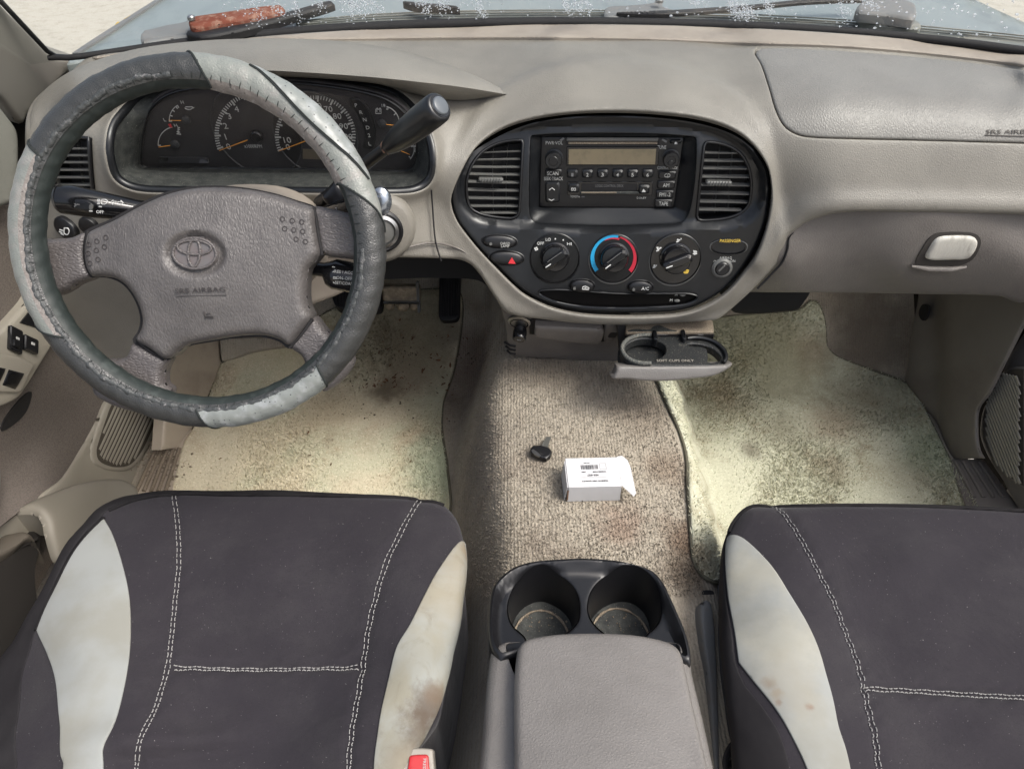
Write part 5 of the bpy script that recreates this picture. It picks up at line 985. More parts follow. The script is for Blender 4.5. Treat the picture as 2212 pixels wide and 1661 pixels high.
def seg(name, k, m, lift):
    used = {}; V = []; Fs = []
    def vid(i, j):
        i %= NT; j %= NP
        if (i, j) not in used: used[(i, j)] = len(V); V.append((i, j))
        return used[(i, j)]
    for i in range(NT):
        for j in range(NP):
            if cls[i, j] == k: Fs.append((vid(i, j), vid(i, j + 1), vid(i + 1, j + 1), vid(i + 1, j))[::-1])
    if not Fs: return
    ii = np.array([v[0] for v in V]); jj = np.array([v[1] for v in V]); Q = rimpt(TH[ii], PHI[jj], lift)
    mesh(name, Q, Fs, m, sw, True, 0)
mesh('rim', rimpt(gt.ravel(), gp_.ravel(), -.0018), [(i*NP+j, ((i+1)%NT)*NP+j, ((i+1)%NT)*NP+(j+1)%NP, i*NP+(j+1)%NP) for i in range(NT) for j in range(NP)], m_rim, sw, True, 0)
seg('charcoal_cover', 1, m_cdark, 0); seg('pale_cover', 2, m_clight, .0004); seg('worn_inner_cover', 3, m_cworn, .0004); seg('perforated_cover', 4, m_cperf, .0007); seg('pale_cover', 5, m_clight, .0004); seg('worn_inner_cover', 6, m_cworn, .0004); seg('perforated_cover', 7, m_cperf, .0005)
# joins between the cover panels
for b, rngp in ((bA, (-1.5, 2.6)), (bB, (-1.5, 2.6)), (bC, (-1.5, 1.95)), (bD, (-1.5, 1.95)), (bE, (-1.5, 1.9)), (bF, (-1.5, 1.9))):
    pp = np.linspace(*rngp, 22); tube('cover_join', rimpt(np.array([float(sl(b, p)) for p in pp]), pp, .0006), .0013, m_thread, sw, 6)
tt = np.linspace(wang(540, 160), wang(785, 395), 60)
for o in (0, .09): tube('cover_seam', rimpt(tt, .5 + 1.1 * np.sin(np.pi * np.linspace(0, 1, 60)) - o, .0011), .0009, m_thread, sw, 5)
# scuffed lacing ridge along the inner front
full = np.linspace(-math.pi, math.pi, 500); wob = 1.92 + .06 * np.sin(full * 9) + .04 * np.sin(full * 31)
mb = MB(); mb2 = MB()
for k in range(110):
    t = -math.pi + k * 2 * math.pi / 110 + random.uniform(-.006, .006); p0 = 1.78 + random.uniform(-.05, .05); pp = np.linspace(p0, p0 + random.uniform(.28, .5), 4)
    V, F_ = tube_geo(rimpt(np.full(4, t) + np.linspace(0, random.uniform(-.012, .012), 4), pp, .0004), [.0002, .0005, .0005, .0002], 5)
    light = between(t, wang(120, 300), wang(95, 672)) or between(t, bB[0], bA[0]); mb.add(V, F_)
tag(mb.build('lacing', m_thread, sw), kind='stuff')
V, F_ = tube_geo(rimpt(full[:-1], wob[:-1], -.0030), .0044 + .0003 * np.sin(full[:-1] * 47) + .0003 * np.sin(full[:-1] * 113), 6, True)
msk = [i for i in range(len(full) - 1) if not between(full[i], bB[0] - .1, bA[0] + .05)]
F2 = [f for f in F_ if all((v // 6) in set(msk) for v in f)] if 0 else [f for f in F_ if not between(full[min(f[0] // 6, 498)], bB[0] - .1, bA[0] + .05)]
mesh('scuffed_ridge', V, F2, m_wear, sw, True, 0)
# spokes, airbag pad, emblem
spS = Plane(wc - wnrm * .020, wnrm)
for L in ([(62,520),(100,516),(145,512),(176,500),(186,510),(183,541),(186,575),(196,597),(152,617),(138,628),(104,640),(70,620)], [(668,446),(720,452),(775,470),(805,500),(805,570),(765,562),(693,550),(684,529),(676,484)],
          [(282,742),(266,770),(242,780),(200,786),(200,860),(345,900),(362,846),(349,834),(348,806),(360,778),(352,772)], [(664,694),(676,686),(706,720),(740,742),(760,790),(700,850),(664,810),(656,790),(646,771),(622,754),(618,746)]):
    patch('spoke', cr(L, 6), spS, m_spoke, sw, res=9, rnd=(16, .014), thick=.012)
pad_o = cr([(187,499),(242,474),(294,446),(346,422),(398,407.5),(450,403),(519,406.5),(588,419),(640,435),(668,444),(676,449),(680,462),(681,484),(687,522),(691,545),(689,552),(678,566),(664,582),(660,605),(659,644),(663,666),(670,683),(669,692),(648,722),(627,748),(620,751),(602,737),(567,727),(519,727.5),(450,738),(408,746),(384,759),(367,774),(356,778),(345,776),(318,756),(290,739),(288,731),(300,712),(304,686),(294,651),(270,617),(242,602),(214,599),(194,599),(188,594),(179,575),(176,541),(180,510)], 7)
ec = np.array([429., 547.6])
dishE = relief(ell(ec[0] + 1, ec[1] + 2, 62, 45, 4), -.008, 16)
dome = lambda P: .016 * np.exp(-((P[:, 0] - 430) / 190) ** 2 - ((P[:, 1] - 580) / 150) ** 2)
m_etch2 = M('etched leather', (.055, .05, .05, 1), .5, .3)
pad = patch('airbag_pad', pad_o, padS_, m_hub, sw, res=7, rnd=(20, .015), thick=.02, disp=lambda P: dome(P) + dishE(P))
for sm_ in ([(182,500),(178,520),(176,545),(181,575),(191,597)], [(674,448),(680,470),(682,490),(688,525),(692,551)], [(288,737),(315,757),(349,778)], [(622,753),(648,724),(671,690)]): tube('pad_seam', Moved(padS_, -.008).many(cr(sm_, 6, False)), .0026, m_dark, pad, 6)
class PadS(Surf):
    def many(s, P): P = np.atleast_2d(np.asarray(P, float)); return padS_.many(P) + wnrm * (dome(P) + dishE(P))[:, None]
pS = PadS()
backing = patch('hub_backing', pad_o + (ec + [0, 30] - pad_o) * -.012, Plane(wc - wnrm * .026, wnrm), m_dark, sw, res=30, thick=.01)
flatE = Moved(padS_, float(dome(np.array([ec]))[0]) - .008)
em = lathe('emblem', Fr(flatE, *ec, 0, -3), [(1, -.001), (1, .003), (.97, .004)], m_emblem, sw, 48, 49 * Fr(flatE, *ec).s, 35 * Fr(flatE, *ec).sy)
eS = Moved(flatE, .0045)
for e in (ell(ec[0], ec[1], 46, 32.5, 3, 60), ell(ec[0] - .5, ec[1] - 12.5, 36, 15, 3, 60), ell(ec[0] - 1, ec[1] - 1.5, 12.5, 29.5, 3, 60)): tube('emblem_ring', eS.many(e), .0016, m_spoke, em, 8, True)
for pts, off in (([(565,145),(617,125),(675,102),(563,200),(615,182),(667,160),(573,262),(627,238)], (0, 478.4)), ([(1770,1370),(1830,1380),(1888,1388),(1785,1430),(1840,1438),(1895,1447),(1855,1495),(1912,1510)], (0, 0))):
    for x, y in pts: f_ = Fr(pS, x * .346, off[1] + y * .346); lathe('grip_dimple', f_, [(.0030, -.001), (.0030, .0007), (.0023, .0008), (.0017, -.0003)], m_etch2, pad, 14)
text('lettering', pS, 'SRS AIRBAG', 444, 626, 10.5, m_etch2, pad, rot=2, wpx=106, off=.0010)
bars(pS, [[(393, 638.5), (498, 636)]], 1.0, .0010).build('lettering_rule', m_etch2, pad)
bars(pS, [[(449,671),(450,682),(467,682)], [(449,685),(468,685)], [(453,677),(462,675)]], 1.1, .0010).build('horn_symbol', m_etch2, pad)
# ------------------------------------------------------------ steering column and stalks
colm = thing('steering_column', 'tan steering column shroud between the wheel hub and the gauges', 'steering column', tuple(wc - wnrm * .1))
ring = []
for c_, yy, rx, rz in (((520, 560), .735, .075, .06), ((545, 530), .77, .086, .066), ((560, 512), .82, .092, .068), ((566, 502), .88, .094, .062), ((566, 494), .93, .092, .052)):
    q = pix(*c_, y=yy); t = np.linspace(0, 2 * math.pi, 44, endpoint=False)
    sx_ = np.sign(np.cos(t)) * np.abs(np.cos(t)) ** .8; sz_ = np.sign(np.sin(t)) * np.abs(np.sin(t)) ** .8
    ring.append(q + np.outer(sx_ * rx, [1, 0, 0]) + np.outer(sz_ * rz, [0, .3, .954]))
loft('shroud', ring, m_trim, colm, True, True, flip=False)
patch('lower_cover', cr([(590,530),(780,530),(790,560),(780,606),(745,632),(690,655),(640,668),(580,640)], 8), Plane((0, .86, .5), (0, -1, .3)), m_trim, colm, res=16, rnd=(10, .01), thick=.06)
patch('lever_slot', cr([(748,572),(764,576),(768,600),(742,598)], 5), Plane((0, .856, .5), (0, -1, .3)), m_dark, colm, res=8, lift=.002, thick=.002)
ig = thing('ignition_lock', 'ignition lock with worn steel ring behind the wheel rim', 'ignition lock', tuple(dashS.at(838, 505)))
f_ = Fr(dashS, 820, 492, .004); f_.z = (f_.z + np.array([.15, -.3, .1])); f_.z /= np.linalg.norm(f_.z)
lathe('housing', f_, [(.052, -.01), (.050, .0), (.044, .008), (.040, .010)], m_dash, ig, 40); lathe('black_ring', f_, [(.030, .006), (.030, .016), (.0265, .018), (.0235, .016)], m_black, ig, 40); lathe('lock_ring', f_, [(.0235, .01), (.0235, .018), (.019, .020), (.0175, .016)], m_steel, ig, 36); lathe('lock_barrel', f_, [(.0172, .01), (.0172, .0165), (.015, .0175)], m_slat, ig, 32); box('key_slot', f_, (0, 0, .0178), (.003, .012, .0012), m_dark, ig)
kn = thing('column_knob', 'small satin chrome push knob right of the wheel rim', 'knob', tuple(dashS.at(822, 440)))
q = pix(823, 435, y=.845); f2 = Fr(Plane(q, (0.1, -1, .35)), 823, 435); lathe('knob', f2, [(.007, -.05), (.007, -.012), (.0125, -.008), (.0155, .000), (.0145, .006), (.010, .0105), (.005, .012)], m_knob, kn, 32, .92, 1.25)
# shift lever
sh = thing('gear_lever', 'black column gear lever with ribbed collar and grey end button', 'gear lever', tuple(pix(700, 440, y=.80)))
def at(px, py, y): return np.array(pix(px, py, y=y))
p0, p1, p2, p3 = at(690, 440, .84), at(797, 349, .79), at(838, 318, .772), at(945, 234, .735)
tube('lever_arm', [p0, p1, p2 + (p3 - p2) * .1], [.0085, .0072, .0068], m_black, sh, 16)
ax = p3 - p2; tube('handle', [p2 + ax * k for k in (-.02, .0, .05, .14, .30, .5, .7, .9, 1.0, 1.03, 1.045)], [.0075, .0085, .0098, .0118, .0140, .0154, .0161, .0162, .0159, .0148, .0128], m_fascia, sh, 28)
d_ = ax / np.linalg.norm(ax); e_ = p2 + ax * 1.045
tube('end_ring', [e_ - d_ * .002, e_ + d_ * .0006], [.0128, .0120], m_gloss, sh, 28); tube('end_button', [e_ - d_ * .001, e_ + d_ * .0022, e_ + d_ * .003], [.0100, .0097, .0082], M('grey blue button', (.12, .135, .15, 1), .35, .5), sh, 28)
tube('brass_collar', [p2 - ax * .045, p2 - ax * .012], [.0080, .0086], M('scraped copper collar', (.26, .15, .10, 1), .5, .5, layers=[dict(c=(.03, .03, .03, 1), s=170, lo=.5, hi=.6, det=5)]), sh, 20)
patch('lever_boot', cr([(690,430),(705,408),(722,392),(740,400),(760,430),(750,455),(715,455)], 6), Plane(at(720, 425, .80), (0, -1, .3)), m_black, sh, res=10, rnd=(14, .02), thick=.04)
st = thing('wiper_stalk', 'black wiper stalk end behind the right spoke', 'wiper stalk', tuple(at(735, 455, .78)))
tube('stalk', [at(700, 470, .82), at(740, 452, .775), at(790, 432, .74)], [.012, .013, .012], m_gloss, st, 16)
text('lettering', Plane(at(738, 452, .762), (0, -1, .45)), 'PULL', 734, 449, 6, m_white, st, rot=22, wpx=18); bars(Plane(at(738, 452, .762), (0, -1, .45)), [[(727, 455), (736, 450)], [(731, 458), (738, 454)]], 1.5).build('wash_symbol', m_white, st)
hl = thing('headlight_stalk', 'black headlight and indicator stalk left of the hub', 'headlight stalk', tuple(at(200, 445, .8)))
q = [at(134, 431, .79), at(158, 433, .79), at(200, 440, .795), at(250, 448, .80), at(300, 456, .81), at(400, 466, .83)]
rr = [.0172, .0180, .0172, .0150, .0135, .0125]
tube('barrel', q, rr, m_gloss, hl, 24); tube('end_cap', [q[0] - np.array([.004, 0, 0]), q[0] + np.array([.0005, 0, 0])], [.0150, .0176], m_black, hl, 24)
tube('pale_end', [at(127, 436, .80), at(131, 436, .80)], [.012, .0145], m_buckle, hl, 20)
hS = Plane(at(180, 440, .772), (0, -1, .42))
patch('twist_grip', cr([(138,430),(138,430),(180,434),(192,440),(198,447),(196,455),(186,458),(136,448),(136,448)], 5), hS, m_black, hl, res=8, lift=-.004, rnd=(4, .002), thick=.008)
hT = Moved(hS, -.001)
patch('grip_dot', ell(195, 448, 4, 6.5, 0, 16), hT, m_slat, hl, res=5, thick=.002)
bars(hT, [[(160,447),(166,442)], [(163,444),(161,440)], [(166,442),(172,443)]], 2.2).build('twist_symbol', m_grayprint, hl)
bars(Moved(hS, .002), [cr([(222,431),(230,431),(235,435),(231,440),(222,440),(222,431)], 2, False), [(213,431),(219,431)], [(213,434),(219,434)], [(213,437),(219,437)], [(213,440),(219,440)]], 1.5).build('headlight_symbol', m_white, hl)
bars(Moved(hS, .002), [[(242,437),(247,432),(247,435),(253,435),(253,439),(247,439),(247,442),(242,437)], [(268,438),(263,433),(263,436),(257,436),(257,440),(263,440),(263,443),(268,438)]], 1.4).build('indicator_symbol', m_white, hl)
bars(Moved(hS, .002), [[(216,446),(223,446.5)], [(195,455.5),(203,456)]], 2.6).build('index_mark', m_whited, hl); text('lettering', Moved(hS, .002), 'OFF', 218.5, 458, 6.5, m_white, hl, rot=-2, wpx=16)
cs = thing('cruise_stalk', 'black cruise control stalk under the right spoke', 'cruise stalk', tuple(at(720, 590, .72)))
q = [at(655, 578, .725), at(700, 583, .722), at(712, 588, .72), at(722, 592, .72), at(800, 608, .722)]
tube('stalk', q, [.0085, .0088, .0155, .0185, .0185], m_gloss, cs, 16)
kS = Plane(at(740, 595, .7015), (0, -1, .35))
for s_, x, y, w in (('RES / ACC', 743, 588, 40), ('ON-OFF', 744, 601, 34), ('SET/COAST', 745, 612, 42)): text('lettering', kS, s_, x, y, 6.6, m_whited, cs, rot=-5, wpx=w, off=.001)
bars(kS, [[(720, 598), (728, 599)], [(720, 601), (728, 602)], [(719, 588), (722, 585)], [(720, 609), (723, 612)], [(718, 576), (724, 577)]], 1.4, .001).build('cruise_symbol', m_whited, cs)
# ------------------------------------------------------------ pedals
ap = thing('accelerator_pedal', 'long ribbed black accelerator pedal', 'pedal', tuple(floorS.at(970, 690)))
pS2 = Plane.three(pix(970, 598, y=1.31), pix(948, 688, y=1.235), pix(992, 688, y=1.235)); pS2 = Plane(pS2.p, pS2.n if pS2.n @ (CAM - pS2.p) > 0 else -pS2.n)
patch('pad', cr([(949,585),(949,585),(995,585),(995,585),(993,640),(992,680),(986,690),(970,693),(955,692),(948,684),(948,640)], 6), pS2, m_rubber, ap, res=10, rnd=(4, .003), thick=.02)
for i in range(7): x = 954 + i * 5.6; tube('rib', pS2.many([(x + .4, 592), (x - .1, 640), (x - .4, 682)]) + pS2.n / np.linalg.norm(pS2.n) * .0008, .0017, m_rubber, ap, 6)
tube('arm', [pix(972, 590, y=1.33), pix(975, 560, y=1.40)], .009, m_dark, ap, 8)
bp_ = thing('brake_pedal', 'wide black brake pedal half hidden by the wheel', 'pedal', tuple(floorS.at(735, 665)))
pS3 = Plane.three(pix(760, 620, y=1.25), pix(700, 668, y=1.20), pix(800, 668, y=1.20)); pS3 = Plane(pS3.p, pS3.n if pS3.n @ (CAM - pS3.p) > 0 else -pS3.n)
patch('pad', cr([(718,628),(722,622),(820,622),(826,630),(824,660),(818,667),(740,667),(726,660),(718,645)], 5), pS3, m_rubber, bp_, res=9, rnd=(4, .003), thick=.02)
for i in range(12): x = 728 + i * 8; tube('rib', pS3.many([(x, 628), (x - .5, 661)]) + pS3.n / np.linalg.norm(pS3.n) * .0008, .0018, m_rubber, bp_, 6)
br = thing('pedal_bracket', 'dusty brown metal bracket under the dashboard beside the brake pedal', 'bracket', tuple(pix(868, 664, y=1.3)))
fb = Fr(Plane((0, 1.22, .3), (0, -1, .25)), 868, 633); sx_ = fb.s
box('plate', fb, (0, 0, 0), (80 * sx_, 32 * fb.sy, .02), m_sandmetal, br, .003)
for x, w in ((-28, 18), (2, 24), (26, 20)): box('lug', fb, (x * sx_, -26 * fb.sy, -.002), (w * sx_, 20 * fb.sy, .03 if w == 24 else .018), m_sandmetal, br, .004)
box('rail', fb, (0, -16 * fb.sy, .012), (80 * sx_, 5 * fb.sy, .008), m_steel, br, .002); box('side_plate', fb, (36 * sx_, -6 * fb.sy, .008), (6 * sx_, 66 * fb.sy, .012), m_wiper, br, .002)
# ------------------------------------------------------------ seats
def stitches(surf, L, par, w=.0005, dash=8.0, gap=4.6, lift=.0016):
    mb = MB(); c = cr(L, .5, False); s = np.concatenate([[0], np.cumsum(np.linalg.norm(np.diff(c, axis=0), axis=1))]); k = 0.
    while k + dash < s[-1]:
        q = np.array([(np.interp(v, s, c[:, 0]), np.interp(v, s, c[:, 1])) for v in (k, k + dash * .5, k + dash)])
        q = q + np.random.randn(3, 2) * .14; V, F_ = tube_geo(surf.many(q) + surf.normals(q) * (lift + np.array([-.0006, .0004, -.0006]))[:, None], [.0006, w, .0006], 5); mb.add(V, F_); k += dash + gap
    return tag(mb.build('stitching', m_stitch, par), kind='stuff')
def seat(label, ctr, out, panels, seams, horiz, piping, base, dispf, gus=()):
    S = Rbf(ctr, 'z'); t = thing('seat_cushion', label, 'seat', base, 'front seats')
    class D(Surf):
        def many(s, P): P = np.atleast_2d(np.asarray(P, float)); return S.many(P) + S.normals(P) * edge(P)[:, None]
    out = [(q[0], q[1] - 4 if q[1] < 1090 else q[1]) for q in out]; oo = cr(out, 11); R, H = 46, .05
    def edge(P):
        tt = np.clip(dist(P, oo) / R, 0, 1); return dispf(P) - H * (1 - np.sqrt(np.maximum(0, 1 - (1 - tt) ** 2)))
    seamL = [cr(a, 12, False) + [5, 0] for a in seams[::2]] + [cr(a, 12, False) + [0, 5] for a in horiz[::2]]
    base_f = dispf
    dispf = lambda P: base_f(P) + sum(-.0030 * np.exp(-(dist(P, q, False) / 9) ** 2) + .0010 * np.sin(P[:, 1] / 7 + P[:, 0] / 9) * np.exp(-(dist(P, q, False) / 24) ** 2) for q in seamL) + .0020 * np.sin(P[:, 0] / 37 + np.sin(P[:, 1] / 50) * 1.5) * np.sin(P[:, 1] / 61 + 1)
    patch('cushion', oo, S, m_seat, t, res=10, rnd=(R, H), thick=.24, down=(0, 0, -1), disp=dispf, angle=70)
    DS = D()
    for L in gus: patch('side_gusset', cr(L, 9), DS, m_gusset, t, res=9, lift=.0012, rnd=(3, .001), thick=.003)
    for L, m, lab in panels: patch('pale_panel', cr(L, 8), DS, m, t, res=11, lift=.0022, rnd=(3, .0016), thick=.003, label=lab)
    for a in seams: stitches(DS, a, t)
    for a in horiz: stitches(DS, a, t, .0006, 7.2, 3.0)
    for a in piping: tube('piping', DS.many(cr(a, 10, False)) + DS.normals(cr(a, 10, False)) * .0008, .0030, m_pipe, t, 6)
    return t, DS
dctr = [(280,1045,'z',.335),(570,1036,'z',.34),(900,1050,'z',.335),(600,1150,'z',.352),(600,1300,'z',.343),(600,1450,'z',.333),(560,1560,'z',.328),(560,1661,'z',.322),(560,1760,'z',.32),
        (900,1200,'z',.36),(960,1250,'z',.358),(930,1450,'z',.362),(870,1600,'z',.36),(1015,1180,'z',.335),(1000,1400,'z',.335),(200,1200,'z',.358),(180,1350,'z',.366),(170,1500,'z',.366),(170,1661,'z',.36),(60,1300,'z',.335),(20,1500,'z',.33),(-80,1600,'z',.32),(780,1350,'z',.340),(370,1350,'z',.344),(960,1550,'z',.345)]
dout = [(277,1044),(242,1052),(195,1077),(164,1103),(121,1155),(78,1233),(26,1320),(0,1363),(-50,1450),(-70,1560),(-70,1780),(-70,1780),(870,1780),(870,1780),(890,1690),(935,1600),(975,1545),(990,1480),(1005,1400),(1019,1320),(1026,1240),(1022,1160),(1003,1101),(967,1067),(908,1054),(822,1046),(692,1038),(519,1034.5),(346,1037)]
wr = lambda P: (.35 + .65 * sm((P[:, 0] - 225) / 50)) * wr0(P)
wr0 = lambda P: -.011 * sm((P[:, 1] - (1632 - 34 * np.clip((P[:, 0] - 60) / 480, 0, 1) ** 1.2)) / 22) * sm((600 - P[:, 0]) / 200) * sm((P[:, 0] - 10) / 60) - .006 * np.exp(-((P[:, 1] - (1642 - 34 * np.clip((P[:, 0] - 60) / 480, 0, 1) ** 1.2 * 1.0)) / 13) ** 2) * sm((600 - P[:, 0]) / 160) * sm((P[:, 0] + 0) / 60) + .005 * np.exp(-((P[:, 1] - 1600) / 30) ** 2) * sm((560 - P[:, 0]) / 200) * sm((P[:, 0] - 40) / 120) - .006 * np.exp(-((P[:, 1] - 1690) / 30) ** 2) - .0035 * np.exp(-((P[:, 1] - 1439) / 8) ** 2) * sm((P[:, 0] - 360) / 20) * sm((790 - P[:, 0]) / 20)
dl = [(223,1118),(223,1118),(242,1151),(264,1216),(279,1285),(283,1359),(279,1423),(268,1488),(247,1566),(223,1622),(221,1661),(218,1760),(218,1760),(130,1760),(130,1760),(130,1661),(130,1553),(123,1480),(104,1415),(81,1361),(81,1361),(108,1294),(151,1207),(186,1155)]
dr = [(1017,1147),(1017,1147),(988,1173),(946,1232),(916,1287),(886,1347),(856,1406),(830,1510),(813,1597),(806,1661),(798,1760),(798,1760),(850,1760),(850,1760),(872,1661),(893,1630),(925,1584),(967,1487),(1004,1364),(1021,1253),(1023,1190)]
seatL, dS = seat('driver seat in a charcoal cover with a stained pale right bolster', dctr, dout, [(dl, m_seatl, None), (dr, m_seatst, 'pale panel with brown stains')],
  [[(370,1070),(378,1134),(381,1207),(374,1285),(365,1380),(355,1445),(329,1532),(298,1597),(283,1680)], [(380,1070),(388,1134),(391,1207),(384,1285),(375,1380),(365,1448),(339,1535),(308,1600),(293,1680)],
   [(902,1073),(865,1138),(822,1233),(800,1315),(783,1402),(770,1488),(753,1597),(742,1680)], [(912,1075),(875,1140),(832,1235),(810,1317),(793,1404),(780,1490),(763,1597),(752,1680)]],
  [[(376,1433),(470,1437),(600,1438),(700,1436),(774,1431)], [(376,1444),(470,1448),(600,1448.5),(700,1446),(772,1443)]],
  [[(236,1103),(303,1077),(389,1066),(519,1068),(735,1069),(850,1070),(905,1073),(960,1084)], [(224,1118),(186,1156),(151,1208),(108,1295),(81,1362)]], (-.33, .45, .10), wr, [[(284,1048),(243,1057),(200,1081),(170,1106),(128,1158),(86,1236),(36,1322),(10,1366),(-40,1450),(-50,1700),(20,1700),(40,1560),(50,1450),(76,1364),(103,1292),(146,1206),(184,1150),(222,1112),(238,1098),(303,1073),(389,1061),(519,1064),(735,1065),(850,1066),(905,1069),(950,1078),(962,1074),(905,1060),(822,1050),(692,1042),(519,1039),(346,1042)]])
pctr = [(1620,1069,'z',.335),(1900,1066,'z',.345),(2212,1076,'z',.345),(2000,1200,'z',.357),(2000,1400,'z',.346),(2050,1600,'z',.334),(2212,1400,'z',.346),(2350,1300,'z',.346),(2350,1661,'z',.33),(1700,1250,'z',.362),(1740,1400,'z',.37),(1770,1600,'z',.37),(1590,1200,'z',.345),(1590,1400,'z',.348),(1600,1600,'z',.345),(1540,1300,'z',.325),(1560,1661,'z',.315),(1860,1400,'z',.350),(1900,1700,'z',.335)]
pout = [(1620,1068),(1592,1081),(1564,1115),(1545,1164),(1535,1233),(1533,1314),(1539,1435),(1547,1556),(1556,1661),(1560,1780),(1560,1780),(2420,1780),(2420,1780),(2420,1085),(2420,1085),(2212,1075),(2011,1067),(1850,1065),(1689,1069)]
pp_ = [(1570,1148),(1570,1148),(1608,1163),(1656,1209),(1697,1269),(1737,1338),(1769,1410),(1789,1475),(1810,1556),(1836,1661),(1855,1760),(1855,1760),(1770,1760),(1770,1760),(1743,1661),(1713,1596),(1672,1527),(1624,1467),(1597,1433),(1597,1433),(1588,1374),(1576,1306),(1567,1233),(1566,1175)]
m_seatl2 = m_seatl.copy()
seatR, pS_ = seat('passenger seat in a charcoal cover with a cleaner pale left bolster', pctr, pout, [(pp_, m_seatl2, 'pale panel with two small brown spots')],
  [[(1666,1080),(1705,1132),(1745,1201),(1789,1281),(1826,1370),(1854,1455),(1874,1535),(1894,1661),(1899,1700)], [(1675,1080),(1715,1133),(1755,1202),(1799,1283),(1836,1372),(1865,1458),(1885,1538),(1905,1661),(1910,1700)]],
  [[(1873,1478),(2000,1486),(2100,1492),(2212,1499),(2300,1505)], [(1876,1490),(2000,1499),(2100,1505),(2212,1512),(2300,1518)]],
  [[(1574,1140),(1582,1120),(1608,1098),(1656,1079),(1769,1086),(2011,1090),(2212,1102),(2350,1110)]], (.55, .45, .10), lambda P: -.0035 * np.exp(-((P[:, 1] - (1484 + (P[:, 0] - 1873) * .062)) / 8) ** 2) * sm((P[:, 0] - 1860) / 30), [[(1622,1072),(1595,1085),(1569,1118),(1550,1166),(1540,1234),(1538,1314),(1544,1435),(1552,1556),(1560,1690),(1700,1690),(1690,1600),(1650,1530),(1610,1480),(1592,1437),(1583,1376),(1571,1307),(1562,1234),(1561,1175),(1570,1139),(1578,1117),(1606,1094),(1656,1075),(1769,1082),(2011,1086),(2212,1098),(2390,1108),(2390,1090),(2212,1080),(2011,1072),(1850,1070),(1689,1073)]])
B1 = (.085, .062, .045, 1)
spots(m_seatst, seatL, dS, [(980,1215,.045,(.27,.24,.18,1),.65,26),(960,1290,.05,(.265,.24,.185,1),.6,24),(915,1400,.05,(.27,.255,.20,1),.5,22),(925,1530,.030,B1,.9,34),(905,1575,.028,B1,.8,34),(942,1500,.018,(.14,.105,.075,1),.8,40),(1008,1180,.02,(.22,.17,.11,1),.7,30),(865,1640,.02,(.2,.17,.13,1),.5,30)])
spots(m_seatl2, seatR, pS_, [(1663,1476,.010,(.16,.115,.08,1),.9,70),(1676,1500,.009,(.2,.15,.10,1),.8,70),(1747,1529,.006,(.15,.08,.05,1),.9,90),(1683,1518,.005,(.15,.08,.05,1),.9,90),(1640,1240,.05,(.36,.34,.27,1),.6,18),(1690,1380,.06,(.37,.355,.29,1),.6,16),(1700,1480,.05,(.30,.28,.225,1),.5,20)])
# seat side plinth trims and buckles
bk_ = thing('seat_belt_buckle', 'red and cream seat belt buckle beside the driver seat', 'buckle', tuple(pix(905, 1650, z=.34)))
bS_ = Plane(pix(905, 1640, z=.352), (0.05, -.35, 1))
patch('shell', cr([(876,1625),(880,1618),(900,1615),(932,1617),(936,1622),(934,1720),(868,1720)], 5), bS_, m_buckle, bk_, res=8, rnd=(4, .004), thick=.03)
patch('red_button', cr([(884,1635),(886,1631),(922,1629),(926,1633),(925,1712),(880,1712)], 5), bS_, m_buckred, bk_, res=8, lift=.003, rnd=(3, .003), thick=.006)
text('lettering', bS_, 'PRESS', 917, 1650, 7, m_whited, bk_, rot=-88, wpx=22, off=.0034)
b2 = thing('seat_belt_buckle', 'black buckle latch between the console and the passenger seat', 'buckle', tuple(pix(1508, 1310, z=.22)))
b2S = Plane(pix(1508, 1310, z=.25), (.1, -.3, 1))
patch('latch', cr([(1480,1276),(1484,1274),(1536,1275),(1540,1300),(1540,1362),(1505,1362),(1494,1340),(1494,1290)], 5), b2S, m_black, b2, res=8, rnd=(4, .005), thick=.04)
patch('latch_mouth', cr([(1518,1276),(1540,1277),(1540,1290),(1516,1289)], 5), b2S, m_dark, b2, res=8, lift=.0015, thick=.002)
patch('webbing_sleeve', cr([(1517,1300),(1536,1296),(1548,1400),(1556,1661),(1556,1720),(1550,1720),(1530,1450),(1520,1380)], 8), Plane(pix(1530, 1400, z=.27), (.3, -.1, 1)), m_wiper, b2, res=9, rnd=(4, .005), thick=.03)
# ------------------------------------------------------------ centre console
def c5(*p): return [(861 + x * .424, 956.7 + y * .424) for x, y in p]
con = thing('centre_console', 'taupe centre console with padded lid and black twin cup holder', 'console', (.105, .3, .05))
cS_ = Rbf([(1250,1203,'z',.375),(1090,1260,'z',.372),(1440,1260,'z',.372),(1060,1400,'z',.385),(1490,1400,'z',.385),(1270,1390,'z',.385),(1030,1661,'z',.41),(1560,1661,'z',.41),(1280,1661,'z',.415),(1270,1300,'z',.378)], 'z')
body_o = cr(c5((470,1000),(455,1060),(440,1180),(420,1400),(395,1661),(370,1900),(370,1900),(1690,1900),(1690,1900),(1640,1661),(1570,1350),(1515,1130),(1490,1000),(1400,960),(560,960)), 9)
patch('body', body_o, cS_, m_lid, con, res=14, lift=-.006, rnd=(26, .022), thick=.34, down=(0, 0, -1), angle=70, holes=[cr(c5((560,980),(1410,980),(1440,1080),(1400,1200),(640,1200),(560,1080)), 9)], hrnd=(2, .001))
ho = cr(c5((455,905),(462,800),(478,730),(505,690),(560,640),(620,610),(700,592),(850,580),(930,577),(1020,581),(1130,592),(1220,612),(1300,645),(1350,700),(1385,770),(1430,870),(1470,970),(1490,1060),(1493,1112),(1493,1112),(1440,1098),(1405,1075),(1405,1075),(640,1060),(640,1060),(520,1092),(520,1092),(480,1050),(460,985)), 8)
